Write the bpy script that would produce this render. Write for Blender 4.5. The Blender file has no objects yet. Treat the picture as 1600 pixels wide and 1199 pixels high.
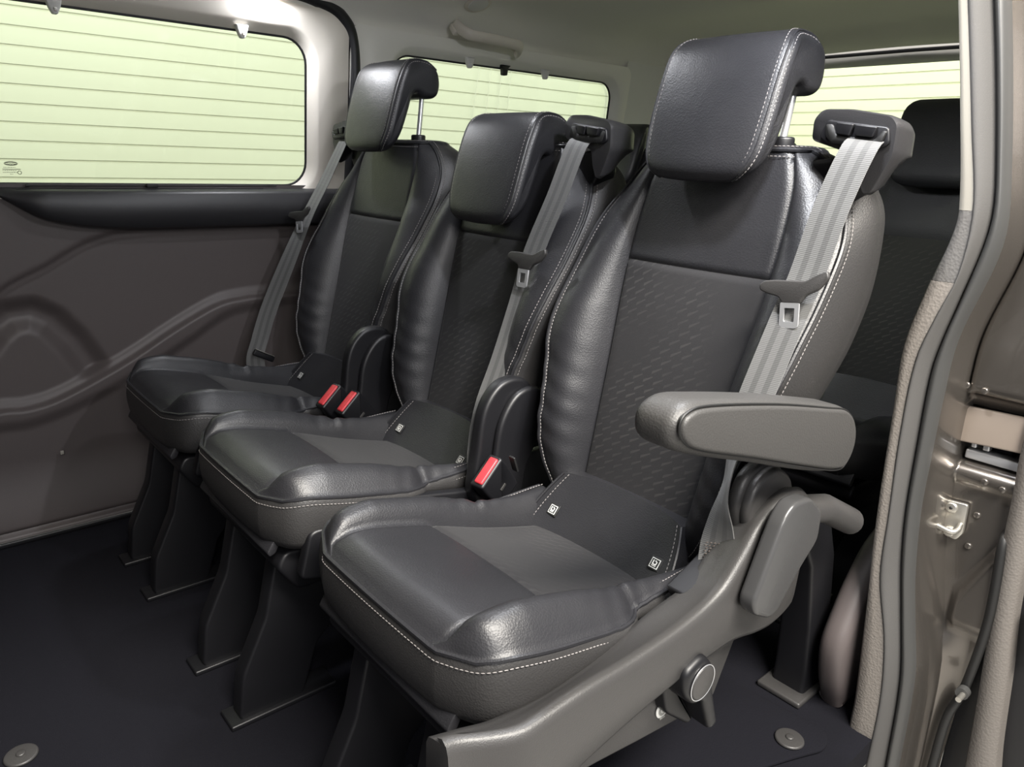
import bpy, bmesh, math, random
from mathutils import Vector, Matrix
random.seed(4)
SC = bpy.context.scene
COL = SC.collection
# ------------------------------------------------------------------ camera
CAMLOC = (1.162, -0.9223, 0.9345)
YAW, PITCH, ROLL = 0.8499, 0.2962, 0.03836
def cam_setup():
    f = Vector((-math.sin(YAW)*math.cos(PITCH), math.cos(YAW)*math.cos(PITCH), -math.sin(PITCH)))
    r = Vector((math.cos(YAW), math.sin(YAW), 0)); u = r.cross(f)
    c, s = math.cos(ROLL), math.sin(ROLL)
    r2 = c*r + s*u; u2 = -s*r + c*u
    m = Matrix(((r2.x, u2.x, -f.x, CAMLOC[0]), (r2.y, u2.y, -f.y, CAMLOC[1]), (r2.z, u2.z, -f.z, CAMLOC[2]), (0, 0, 0, 1)))
    cd = bpy.data.cameras.new('camera'); co = bpy.data.objects.new('camera', cd); COL.objects.link(co)
    co.matrix_world = m; cd.sensor_width = 36; cd.lens = 36*1156.9/1600; cd.clip_start = 0.02
    SC.camera = co
cam_setup()
# ------------------------------------------------------------------ light
w = bpy.data.worlds.new('world'); SC.world = w; w.use_nodes = True
w.node_tree.nodes['Background'].inputs[0].default_value = (0.86, 0.91, 1.0, 1)
w.node_tree.nodes['Background'].inputs[1].default_value = 0.29
SC.view_settings.view_transform = 'Standard'; SC.view_settings.look = 'None'
SC.view_settings.exposure = 0.12; SC.view_settings.gamma = 1.0; SC.view_settings.use_curve_mapping = False
def area(name, loc, target, sx, sy, power, col=(1, 1, 1)):
    l = bpy.data.lights.new(name, 'AREA'); l.shape = 'RECTANGLE'; l.size = sx; l.size_y = sy; l.energy = power; l.color = col
    o = bpy.data.objects.new(name, l); COL.objects.link(o); o.location = loc
    o.rotation_euler = (Vector(target)-Vector(loc)).to_track_quat('-Z', 'Y').to_euler(); return o
area('garage_tube_or_fill', (2.0, -0.45, 2.45), (0.65, -0.15, 0.5), 1.6, 0.5, 215, (1.0, 0.95, 0.87))
area('garage_tube_or_fill', (2.5, -1.35, 1.75), (-0.8, -0.72, 0.30), 0.9, 0.6, 30, (1.0, 0.97, 0.95))  # unseen fill added to brighten the far door panel, no tube here
area('garage_tube_or_fill', (-1.9, 0.0, 3.2), (-3.0, 0.5, 1.0), 4.5, 0.5, 80, (1, 1, 0.98))
area('garage_tube_or_fill', (-0.3, 3.0, 3.0), (-0.3, 4.5, 1.0), 4.5, 0.5, 88, (1, 1, 0.98))
# ------------------------------------------------------------------ materials
def newmat(name):
    m = bpy.data.materials.new(name); m.use_nodes = True; nt = m.node_tree
    return m, nt, nt.nodes['Principled BSDF']
def noise_bump(nt, b, scale, strength, dist=0.001, kind='noise', detail=3):
    tc = nt.nodes.new('ShaderNodeTexCoord')
    if kind == 'noise':
        t = nt.nodes.new('ShaderNodeTexNoise'); t.inputs['Scale'].default_value = scale; t.inputs['Detail'].default_value = detail; out = t.outputs['Fac']
    else:
        t = nt.nodes.new('ShaderNodeTexVoronoi'); t.inputs['Scale'].default_value = scale; out = t.outputs['Distance']
    nt.links.new(tc.outputs['Object'], t.inputs['Vector'])
    bp = nt.nodes.new('ShaderNodeBump'); bp.inputs['Strength'].default_value = strength; bp.inputs['Distance'].default_value = dist
    nt.links.new(out, bp.inputs['Height']); nt.links.new(bp.outputs['Normal'], b.inputs['Normal'])
    return bp, tc, out
def simple(name, col, rough=.5, metal=0, scale=None, strength=.3, dist=.001, kind='noise', spec=.5, coat=0):
    m, nt, b = newmat(name)
    b.inputs['Base Color'].default_value = (*col, 1); b.inputs['Roughness'].default_value = rough; b.inputs['Metallic'].default_value = metal
    b.inputs['Specular IOR Level'].default_value = spec; b.inputs['Coat Weight'].default_value = coat
    if scale: noise_bump(nt, b, scale, strength, dist, kind)
    return m
def leather_mat(name, col, rough=.42):
    m, nt, b = newmat(name)
    b.inputs['Base Color'].default_value = (*col, 1); b.inputs['Roughness'].default_value = rough
    bp, tc, out = noise_bump(nt, b, 420, .35, .0006, 'voronoi')
    n2 = nt.nodes.new('ShaderNodeTexNoise'); n2.inputs['Scale'].default_value = 18; n2.inputs['Detail'].default_value = 4; n2.inputs['Distortion'].default_value = 1.2
    nt.links.new(tc.outputs['Object'], n2.inputs['Vector'])
    b2 = nt.nodes.new('ShaderNodeBump'); b2.inputs['Strength'].default_value = .10; b2.inputs['Distance'].default_value = .004
    nt.links.new(n2.outputs['Fac'], b2.inputs['Height']); nt.links.new(bp.outputs['Normal'], b2.inputs['Normal']); nt.links.new(b2.outputs['Normal'], b.inputs['Normal'])
    mr = nt.nodes.new('ShaderNodeMapRange'); mr.inputs['To Min'].default_value = rough-.06; mr.inputs['To Max'].default_value = rough+.08
    nt.links.new(n2.outputs['Fac'], mr.inputs['Value']); nt.links.new(mr.outputs[0], b.inputs['Roughness'])
    return m
def fabric_mat(name, axis2):
    # dark cloth woven with rows of small slanted flecks
    m, nt, b = newmat(name); N = nt.nodes; L = nt.links
    tc = N.new('ShaderNodeTexCoord'); sx = N.new('ShaderNodeSeparateXYZ'); L.new(tc.outputs['Object'], sx.inputs[0])
    def mth(op, a, c=None, cl=False):
        n = N.new('ShaderNodeMath'); n.operation = op; n.use_clamp = cl
        for i, v in enumerate((a, c)):
            if v is None: continue
            if isinstance(v, (int, float)): n.inputs[i].default_value = v
            else: L.new(v, n.inputs[i])
        return n.outputs[0]
    U = mth('MULTIPLY', sx.outputs['X'], 48); V = mth('MULTIPLY', sx.outputs[axis2], 62)
    row = mth('FLOOR', V); U2 = mth('ADD', U, mth('MULTIPLY', row, .37))
    fu = mth('FRACT', U2); fv = mth('FRACT', V)
    # fleck: a slanted triangle inside each cell
    a = mth('SUBTRACT', fv, mth('MULTIPLY', fu, .85)); tri = mth('MULTIPLY', mth('GREATER_THAN', a, -.12), mth('LESS_THAN', a, .16))
    tri = mth('MULTIPLY', tri, mth('GREATER_THAN', fu, .12)); tri = mth('MULTIPLY', tri, mth('LESS_THAN', fv, mth('ADD', .2, mth('MULTIPLY', fu, .65))))
    tri = mth('MULTIPLY', tri, mth('LESS_THAN', fu, .92))
    no = N.new('ShaderNodeTexNoise'); no.inputs['Scale'].default_value = 6.5; L.new(tc.outputs['Object'], no.inputs['Vector'])
    g = mth('MULTIPLY', tri, mth('MULTIPLY', mth('SUBTRACT', no.outputs['Fac'], .38, True), 3.6, True), True)
    mx = N.new('ShaderNodeMix'); mx.data_type = 'RGBA'; mx.inputs['A'].default_value = (.0125, .012, .0135, 1); mx.inputs['B'].default_value = (.034, .0325, .0325, 1)
    L.new(g, mx.inputs['Factor']); L.new(mx.outputs['Result'], b.inputs['Base Color'])
    b.inputs['Roughness'].default_value = .8; b.inputs['Sheen Weight'].default_value = .08; b.inputs['Sheen Roughness'].default_value = .4
    n3 = N.new('ShaderNodeTexNoise'); n3.inputs['Scale'].default_value = 900; L.new(tc.outputs['Object'], n3.inputs['Vector'])
    bp = N.new('ShaderNodeBump'); bp.inputs['Strength'].default_value = .3; bp.inputs['Distance'].default_value = .0006
    L.new(mth('ADD', n3.outputs['Fac'], mth('MULTIPLY', g, 1.0)), bp.inputs['Height']); L.new(bp.outputs['Normal'], b.inputs['Normal'])
    return m
def belt_mat(name, c1, c2):
    m, nt, b = newmat(name); N = nt.nodes; L = nt.links
    uv = N.new('ShaderNodeUVMap'); sx = N.new('ShaderNodeSeparateXYZ'); L.new(uv.outputs[0], sx.inputs[0])
    r = N.new('ShaderNodeValToRGB'); r.color_ramp.interpolation = 'CONSTANT'
    e = r.color_ramp.elements; e[0].position = 0; e[0].color = (*c1, 1); e[1].position = .24; e[1].color = (*c2, 1)
    for p, c in ((.40, c1), (.60, c2), (.76, c1)):
        k = e.new(p); k.color = (*c, 1)
    L.new(sx.outputs['X'], r.inputs[0]); L.new(r.outputs[0], b.inputs['Base Color'])
    wv = N.new('ShaderNodeMath'); wv.operation = 'SINE'; ml = N.new('ShaderNodeMath'); ml.operation = 'MULTIPLY'; ml.inputs[1].default_value = 2600
    L.new(sx.outputs['Y'], ml.inputs[0]); L.new(ml.outputs[0], wv.inputs[0])
    bp = N.new('ShaderNodeBump'); bp.inputs['Strength'].default_value = .25; bp.inputs['Distance'].default_value = .0004
    L.new(wv.outputs[0], bp.inputs['Height']); L.new(bp.outputs['Normal'], b.inputs['Normal'])
    b.inputs['Roughness'].default_value = .6; b.inputs['Sheen Weight'].default_value = .5
    return m
def glass_mat(name, tint, refl=.06):
    m = bpy.data.materials.new(name); m.use_nodes = True; nt = m.node_tree; N = nt.nodes; L = nt.links
    N.remove(N['Principled BSDF']); out = N['Material Output']
    t = N.new('ShaderNodeBsdfTransparent'); t.inputs[0].default_value = (*tint, 1)
    g = N.new('ShaderNodeBsdfGlossy'); g.inputs['Roughness'].default_value = .01; g.inputs[0].default_value = (1, 1, 1, 1)
    fr = N.new('ShaderNodeFresnel'); fr.inputs[0].default_value = 1.35
    mx = N.new('ShaderNodeMixShader'); L.new(fr.outputs[0], mx.inputs[0]); L.new(t.outputs[0], mx.inputs[1]); L.new(g.outputs[0], mx.inputs[2]); L.new(mx.outputs[0], out.inputs[0])
    return m
def emit(name, col, s):
    m, nt, b = newmat(name); b.inputs['Base Color'].default_value = (*col, 1)
    b.inputs['Emission Color'].default_value = (*col, 1); b.inputs['Emission Strength'].default_value = s; return m
M = dict(
    leather=leather_mat('black leather', (.017, .017, .0195)), vinyl=simple('grained black vinyl', (.031, .030, .030), .46, scale=420, strength=.4, dist=.0007, kind='voronoi'),
    fabric=fabric_mat('flecked cloth back', 'Z'), fabric_seat=fabric_mat('flecked cloth seat', 'Y'),
    thread=simple('grey thread', (.22, .205, .20), .7),
    plastic=simple('grained dark plastic', (.040, .0385, .038), .40, scale=700, strength=.5, dist=.0006),
    plastic_dark=simple('grained black plastic', (.024, .0235, .025), .40, scale=700, strength=.5, dist=.0006),
    plastic_black=simple('black plastic', (.006, .006, .0075), .45),
    plastic_smooth=simple('satin grey plastic', (.050, .050, .051), .27),
    armrest=simple('armrest vinyl', (.045, .0435, .042), .50, scale=420, strength=.28, dist=.0009, kind='voronoi'),
    belt=belt_mat('belt webbing', (.068, .068, .067), (.040, .040, .0395)),
    chrome=simple('bright steel', (.72, .73, .75), .28, .75),
    zinc=simple('zinc plated steel', (.62, .60, .55), .32, .9),
    red=simple('red plastic', (.50, .035, .045), .4),
    white=simple('white print', (.75, .75, .72), .5),
    black=simple('black print', (.01, .01, .01), .5),
    gold=simple('yellow print', (.5, .32, .08), .5),
    carpet=simple('dark floor carpet', (.0065, .0065, .0095), .95, scale=500, strength=.6, dist=.002, spec=.15),
    head=simple('headliner cloth', (.84, .82, .77), .9, scale=300, strength=.15, dist=.0006),
    cream=simple('cream trim plastic', (.74, .69, .62), .5, scale=500, strength=.15, dist=.0005),
    pillar=simple('cream pillar cloth', (.27, .255, .222), .7, scale=500, strength=.2, dist=.0006),
    greytrim=simple('light grey corner trim', (.72, .71, .69), .6),
    panel=simple('dark door panel plastic', (.084, .071, .070), .5, scale=600, strength=.25, dist=.0006),
    ledge=simple('darker ledge plastic', (.024, .0235, .026), .45, scale=600, strength=.2, dist=.0005),
    beige=simple('grained taupe trim', (.215, .195, .175), .55, scale=260, strength=.5, dist=.0009, kind='voronoi'),
    greygrain=simple('grained grey trim', (.13, .125, .12), .5, scale=260, strength=.5, dist=.0009, kind='voronoi'),
    weave=simple('woven seal cloth', (.062, .060, .058), .7, scale=900, strength=.6, dist=.0006),
    rubber=simple('black rubber', (.045, .045, .044), .40),
    seal=simple('door seal rubber', (.014, .014, .016), .45),
    paint=simple('metallic brown grey paint', (.165, .15, .135), .27, .8, scale=1500, strength=.05, dist=.0003, coat=.6),
    plate=simple('dusty painted cover', (.30, .25, .21), .45, .2),
    glass=glass_mat('green tinted glass', (.84, .89, .775)),
    glass_rear=glass_mat('rear tinted glass', (.92, .965, .80)),
    shutter=simple('cream painted shutter slats', (.80, .80, .75), .6),
    concrete=simple('garage floor concrete', (.40, .39, .37), .7, scale=8, strength=.2, dist=.003),
    lamp=emit('lit lamp lens', (1, .93, .80), 9),
)
# ------------------------------------------------------------------ geometry helpers
def interp(x, pts):
    if x <= pts[0][0]: return pts[0][1]
    for (a, b), (c, d) in zip(pts, pts[1:]):
        if x <= c: return b+(d-b)*(x-a)/(c-a) if c > a else d
    return pts[-1][1]
def sm(x, pts):   # smooth (catmull-rom style) interpolation
    n = len(pts)
    if x <= pts[0][0]: return pts[0][1]
    if x >= pts[-1][0]: return pts[-1][1]
    for i in range(n-1):
        if x <= pts[i+1][0]:
            x0, y0 = pts[i]; x1, y1 = pts[i+1]; h = x1-x0; t = (x-x0)/h
            m0 = (y1-pts[i-1][1])/(x1-pts[i-1][0]) if i > 0 else (y1-y0)/h
            m1 = (pts[i+2][1]-y0)/(pts[i+2][0]-x0) if i < n-2 else (y1-y0)/h
            return (2*t**3-3*t*t+1)*y0+(t**3-2*t*t+t)*h*m0+(-2*t**3+3*t*t)*y1+(t**3-t*t)*h*m1
def sstep(a, b, x):
    t = max(0, min(1, (x-a)/(b-a))); return t*t*(3-2*t)
def obj(name, vs, fs, mat, parent=None, smooth=True, fm=None, uvs=None, auto=None):
    me = bpy.data.meshes.new(name); me.from_pydata([tuple(v) for v in vs], [], fs)
    mats = mat if isinstance(mat, (list, tuple)) else [mat]
    for m in mats: me.materials.append(m)
    if fm: me.polygons.foreach_set('material_index', fm)
    bm = bmesh.new(); bm.from_mesh(me); bmesh.ops.recalc_face_normals(bm, faces=bm.faces)
    if auto is not None:
        for e in bm.edges:
            if len(e.link_faces) == 2 and e.calc_face_angle(0) > auto: e.smooth = False
    bm.to_mesh(me); bm.free()
    me.polygons.foreach_set('use_smooth', [smooth]*len(me.polygons))
    if uvs:
        l = me.uv_layers.new(name='UVMap')
        for lp in me.loops: l.data[lp.index].uv = uvs[lp.vertex_index]
    o = bpy.data.objects.new(name, me); COL.objects.link(o)
    if parent: o.parent = parent
    return o
class MB:
    def __init__(s): s.v = []; s.f = []; s.m = []
    def add(s, vs, fs, mi=0):
        k = len(s.v); s.v += [tuple(v) for v in vs]; s.f += [tuple(i+k for i in f) for f in fs]; s.m += [mi]*len(fs); return s
    def grid(s, rows, closed=False, mi=0, cap0=False, cap1=False):
        n = len(rows[0]); vs = [p for r in rows for p in r]; fs = []
        for i in range(len(rows)-1):
            for j in range(n if closed else n-1):
                a = i*n+j; b = i*n+(j+1) % n; fs.append((a, b, b+n, a+n))
        if cap0: fs.append(tuple(range(n-1, -1, -1)))
        if cap1: fs.append(tuple(range((len(rows)-1)*n, len(rows)*n)))
        return s.add(vs, fs, mi)
    def tube(s, path, r, n=8, closed=False, mi=0):
        P = [Vector(p) for p in path]; m = len(P); rows = []; up = None
        for i in range(m):
            a = P[(i-1) % m] if (closed or i > 0) else P[i]; b = P[(i+1) % m] if (closed or i < m-1) else P[i]
            t = (b-a).normalized()
            if up is None:
                up = Vector((0, 0, 1)) if abs(t.z) < .9 else Vector((1, 0, 0))
            u = (up-t*up.dot(t)).normalized(); up = u; v = t.cross(u)
            rr = r[i] if isinstance(r, (list, tuple)) else r
            rows.append([P[i]+(u*math.cos(2*math.pi*k/n)+v*math.sin(2*math.pi*k/n))*rr for k in range(n)])
        if closed: rows.append(rows[0]); return s.grid(rows, True, mi)
        return s.grid(rows, True, mi, True, True)
    def box(s, lo, hi, mi=0, bev=0):
        bm = bmesh.new(); bmesh.ops.create_cube(bm, size=1)
        for v in bm.verts: v.co = Vector([lo[i]+(v.co[i]+.5)*(hi[i]-lo[i]) for i in range(3)])
        if bev: bmesh.ops.bevel(bm, geom=bm.edges[:], offset=bev, segments=3, profile=.5, affect='EDGES')
        bm.verts.index_update(); s.add([v.co[:] for v in bm.verts], [[v.index for v in f.verts] for f in bm.faces], mi); bm.free(); return s
    def xbox(s, mat, size, mi=0, bev=0):
        k = len(s.v); h = [x/2 for x in size]; s.box([-a for a in h], h, mi, bev)
        for i in range(k, len(s.v)): s.v[i] = tuple(mat @ Vector(s.v[i]))
        return s
    def rprism(s, prof, ax, c0, c1, r=.006, n=4, mi=0, place=None):
        # closed outline prof (2D) extruded along axis ax from c0 to c1 with rounded rims
        m = len(prof); P = [Vector(p) for p in prof]
        area2 = sum(P[i].x*P[(i+1) % m].y-P[(i+1) % m].x*P[i].y for i in range(m))
        sg = 1 if area2 > 0 else -1; nr = []
        for i in range(m):
            d = (P[(i+1) % m]-P[i-1]); d = d.normalized() if d.length > 0 else Vector((1, 0)); nr.append(Vector((-d.y, d.x))*sg)
        rows = []
        def row(ins, c):
            out = []
            for p, q in zip(P, nr):
                a = p+q*ins; t = [0, 0, 0]; t[ax] = c; o = [i for i in range(3) if i != ax]; t[o[0]] = a.x; t[o[1]] = a.y; out.append(tuple(t))
            return out
        for k in range(n, -1, -1):
            f = k/n*math.pi/2; rows.append(row(r*(1-math.cos(f)), c0+r-r*math.sin(f)))
        for k in range(0, n+1):
            f = k/n*math.pi/2; rows.append(row(r*(1-math.cos(f)), c1-r+r*math.sin(f)))
        if place: rows = [[place(Vector(p)) for p in rw] for rw in rows]
        return s.grid(rows, True, mi, True, True)
    def cyl(s, c, ax, r, h, n=24, mi=0, bev=.001):
        prof = [(c[(0 if ax else 1)]+r*math.cos(2*math.pi*k/n), c[2 if ax != 2 else 1]+r*math.sin(2*math.pi*k/n)) for k in range(n)]
        return s.rprism(prof, ax, c[ax]-h/2, c[ax]+h/2, bev, 2, mi)
    def xf(s, mat):
        s.v = [tuple(mat @ Vector(v)) for v in s.v]; return s
    def build(s, name, mat, parent=None, smooth=True, auto=.9):
        return obj(name, s.v, s.f, mat, parent, smooth, s.m, auto=auto)
def catmull(P, n=6, closed=True):
    out = []; m = len(P)
    for i in range(m if closed else m-1):
        g = lambda k: Vector(P[k % m] if closed else P[max(0, min(m-1, k))])
        p0, p1, p2, p3 = g(i-1), g(i), g(i+1), g(i+2)
        for k in range(n):
            t = k/n; out.append(tuple(.5*((2*p1)+(p2-p0)*t+(2*p0-5*p1+4*p2-p3)*t*t+(3*p1-p0-3*p2+p3)*t**3)))
    if not closed: out.append(tuple(P[-1]))
    return out
def fillet(P, r, n=5):
    out = []; m = len(P)
    for i in range(m):
        a, b, c = Vector(P[i-1]), Vector(P[i]), Vector(P[(i+1) % m]); rr = r[i] if isinstance(r, (list, tuple)) else r
        d = min(rr, (a-b).length*.45, (c-b).length*.45)
        p, q = b+(a-b).normalized()*d, b+(c-b).normalized()*d
        for k in range(n+1):
            t = k/n; out.append(tuple(p*(1-t)**2+b*2*t*(1-t)+q*t*t))
    return out
def resample(path, step):
    P = [Vector(p) for p in path]; L = [0]
    for a, b in zip(P, P[1:]): L.append(L[-1]+(b-a).length)
    n = max(2, int(L[-1]/step)); out = []; j = 0
    for k in range(n+1):
        d = L[-1]*k/n
        while j < len(L)-2 and L[j+1] < d: j += 1
        seg = L[j+1]-L[j]; out.append(P[j].lerp(P[j+1], (d-L[j])/seg if seg > 0 else 0))
    return out
def stitches(mb, path, step=.0062, ln=.0042, r=.0007, mi=0):
    P = resample(path, step)
    for a, b in zip(P, P[1:]):
        d = b-a; mb.tube([a, a+d*(ln/step*.5), a+d*(ln/step)], [r*.6, r*1.1, r*.6], 5, mi=mi)
def thing(name, label, cat, loc=(0, 0, 0), group=None, rz=0):
    o = bpy.data.objects.new(name, None); COL.objects.link(o); o.location = loc; o.rotation_euler = (0, 0, rz); o.empty_display_size = .05
    o['label'] = label; o['category'] = cat
    if group: o['group'] = group
    return o
def tag(o, label, cat, group=None):
    o['label'] = label; o['category'] = cat
    if group: o['group'] = group
    return o
def struct(o, label=None, cat=None):
    o['kind'] = 'structure'
    if label: o['label'] = label
    if cat: o['category'] = cat
    return o
def ribbon(name, P, W, width, mat, parent, th=.0013, sub=8):
    # webbing along points P with width directions W
    PP = catmull(P, sub, False); WW = catmull(W, sub, False); vs = []; fs = []; uv = []; L = 0; k = 6
    for i, (p, q) in enumerate(zip(PP, WW)):
        p = Vector(p); q = Vector(q).normalized()
        t = (Vector(PP[min(i+1, len(PP)-1)])-Vector(PP[max(i-1, 0)])).normalized(); nn = t.cross(q).normalized()
        if i: L += (p-Vector(PP[i-1])).length
        for sgn in (1, -1):
            for j in range(k):
                u = j/(k-1) if sgn > 0 else 1-j/(k-1)
                vs.append(p+q*(u-.5)*width+nn*sgn*th/2); uv.append((u, L))
    n = 2*k
    for i in range(len(PP)-1):
        for j in range(n):
            a = i*n+j; b = i*n+(j+1) % n; fs.append((a, b, b+n, a+n))
    fs.append(tuple(range(n))); fs.append(tuple(range((len(PP)-1)*n, len(PP)*n)))
    return obj(name, vs, fs, mat, parent, True, uvs=uv, auto=1.0)
# ------------------------------------------------------------------ seats
def rows_aligned(a, b, cuts, step):
    pts = [a]+cuts+[b]; out = []
    for p, q in zip(pts, pts[1:]):
        n = max(1, round(abs(q-p)/step)); out += [p+(q-p)*k/n for k in range(n)]
    return out+[b]
SEAM = .130
def g(d, s=.004): return math.exp(-(d/s)**2)
def cush_h(y): return sm(y, [(-.527, .128), (-.515, .170), (-.50, .187), (-.47, .196), (-.40, .199), (-.30, .196), (-.27, .188), (-.25, .173), (-.10, .168)])
def cush_pe(y): return sm(y, [(-.527, .422), (-.50, .430), (-.475, .430), (-.377, .411), (-.257, .388), (-.10, .388)])
def cush_zc(y): return sm(y, [(-.527, .422), (-.515, .434), (-.49, .441), (-.44, .434), (-.36, .412), (-.25, .374), (-.12, .338), (-.09, .334)])
YB = -.355
def cush_pt(x, y, h):
    a = abs(x); s = min(SEAM, h-.012)
    yy = y+.35*x*x*sstep(-.40, -.52, y)
    pe = cush_pe(y); zc = cush_zc(y)
    if a <= s: z = zc+.004*(1-(a/s)**2)
    else:
        t = (a-s)/(h-s); amp = interp(y, [(-.527, 0), (-.50, .022), (-.44, .033), (-.33, .034), (-.2, .026), (-.1, .020)])
        z = zc+(pe-zc)*t+amp*math.sin(math.pi*t**.85)
    z -= .0055*g(a-s)*sstep(-.53, -.50, y)
    if a < s: z -= .0030*g(y-YB, .003)
    z -= .004*g(y+.253, .004)*sstep(s, s+.01, a)
    # soft creases in the bolster leather
    z += .0012*math.sin(y*190+x*60)*sstep(s, s+.02, a)*g(y+.26, .06)
    return (x, yy, z)
def grid_cols(h, s, ni=26, no=16):
    xs = [-h+(h-s)*k/no for k in range(no)]+[-s+2*s*k/(2*ni) for k in range(2*ni)]+[s+(h-s)*k/no for k in range(no+1)]
    return xs
def make_cushion(root, detail=True, insert_strong=True):
    ys = rows_aligned(-.527, -.095, [-.50, YB], .0065 if detail else .02)
    rows = []; ni, no = (26, 16) if detail else (8, 7)
    for y in ys:
        h = cush_h(y); s = min(SEAM, h-.012); rows.append([cush_pt(x, y, h) for x in grid_cols(h, s, ni, no)])
    nc = len(rows[0]); vs = [p for r in rows for p in r]; fs = []; fi = []
    for i in range(len(rows)-1):
        for j in range(nc-1):
            q = (i*nc+j, i*nc+j+1, (i+1)*nc+j+1, (i+1)*nc+j)
            (fi if (no <= j < no+2*ni and ys[i] >= YB-1e-6) else fs).append(q)
    # skirt
    loop = list(range(nc))+[i*nc+nc-1 for i in range(1, len(rows))]+[(len(rows)-1)*nc+j for j in range(nc-2, -1, -1)]+[i*nc for i in range(len(rows)-2, 0, -1)]
    L = [Vector(vs[i]) for i in loop]; m = len(L)
    def outw(i):
        d = L[(i+2) % m]-L[i-2]; d.z = 0; d = d.normalized() if d.length > 0 else Vector((1, 0, 0)); return Vector((d.y, -d.x, 0))
    O = [outw(i) for i in range(m)]
    prev = loop; nleather = len(fs)
    def zb(p): return interp(p.y, [(-.53, .340), (-.46, .345), (-.39, .352), (-.30, .370), (-.26, .365), (-.1, .33)])
    for (o, k) in ((.003, .02), (.006, .12), (.009, .35), (.009, .6), (.006, .85), (.0, 1.0), (-.02, 1.08)):
        k0 = len(vs); ids = []
        for p, q in zip(L, O):
            z = p.z+(zb(p)-p.z)*k; vs.append(p+q*o+Vector((0, 0, z-p.z))); ids.append(k0+len(ids))
        for i in range(m): fs.append((prev[i], prev[(i+1) % m], ids[(i+1) % m], ids[i]))
        prev = ids
    fs.append(tuple(prev))
    c = obj('seat_cushion', vs, fs, [M['leather'], M['vinyl']], root, fm=[0 if i < nleather+m*1 else 1 for i in range(len(fs))])
    used = sorted({i for f in fi for i in f}); mp = {k: n for n, k in enumerate(used)}
    ins = obj('cloth_insert', [vs[i] for i in used], [tuple(mp[i] for i in f) for f in fi], M['fabric_seat'], c)
    ins['label'] = 'dark cloth centre of the seat cushion'
    if detail:
        # piping and stitches run round front and sides
        k = len(rows)-1
        edge = [L[i] for i in [*range(nc+k-1, -1, -1)]]+[Vector(vs[i*nc]) for i in range(1, k+1)]
        eo = [O[i] for i in range(nc+k-1, -1, -1)]+[Vector((-1, 0, 0))]*k
        pp = MB(); up = Vector((0, 0, 1))
        pp.tube([p+q*.004-up*.002 for p, q in zip(edge, eo)][::2], .0030, 6)
        pp.build('piping', M['leather'], c)
        st = MB(); stitches(st, [p+q*.008-up*.012 for p, q in zip(edge, eo)]); st.build('stitching', M['thread'], c)
        st = MB()
        ed2 = []
        for i in range(len(rows)): # inner line sits just inside the rim
            pass
        stitches(st, [p-q*.0065+up*.0046 for p, q in zip(edge, eo)])
        st.build('stitching', M['thread'], c)
    return c
def back_h(z): return sm(z, [(.37, .135), (.40, .155), (.45, .176), (.50, .186), (.55, .192), (.60, .203), (.65, .214), (.70, .220), (.80, .221), (.85, .214), (.90, .190), (.93, .168), (.948, .148), (.957, .130)])
def back_ye(z): return sm(z, [(.37, -.075), (.45, -.088), (.50, -.087), (.55, -.076), (.60, -.061), (.65, -.048), (.70, -.022), (.75, .012), (.80, .044), (.85, .076), (.90, .106), (.957, .118)])
def back_yc(z): return -.052+.270*(z-.423)
def back_yr(z): return sm(z, [(.37, .00), (.45, .02), (.52, .055), (.62, .120), (.71, .164), (.77, .184), (.88, .190), (.957, .180)])
def back_s(z): return sm(z, [(.37, .105), (.45, .110), (.60, .120), (.78, .133), (.90, .128), (.957, .112)])
ZI = .780
def back_pt(x, z, h):
    a = abs(x); s = min(back_s(z), h-.014); yc = back_yc(z); ye = back_ye(z)
    if a <= s: y = yc-.006*(1-(a/s)**2)
    else:
        t = (a-s)/(h-s); B = interp(z, [(.37, .012), (.45, .020), (.55, .026), (.7, .030), (.8, .026), (.9, .014), (.957, .004)])
        y = yc+(ye-yc)*t**.9-B*math.sin(math.pi*t**.8)
    y += .0055*g(a-s)
    if a < s: y += .004*g(z-ZI, .003)
    if z > .93: y += .02*sstep(.93, .957, z)*0
    y += .0010*math.sin(z*170+x*70)*sstep(s, s+.02, a)*g(z-.52, .10)
    return (x, y, z)
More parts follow.
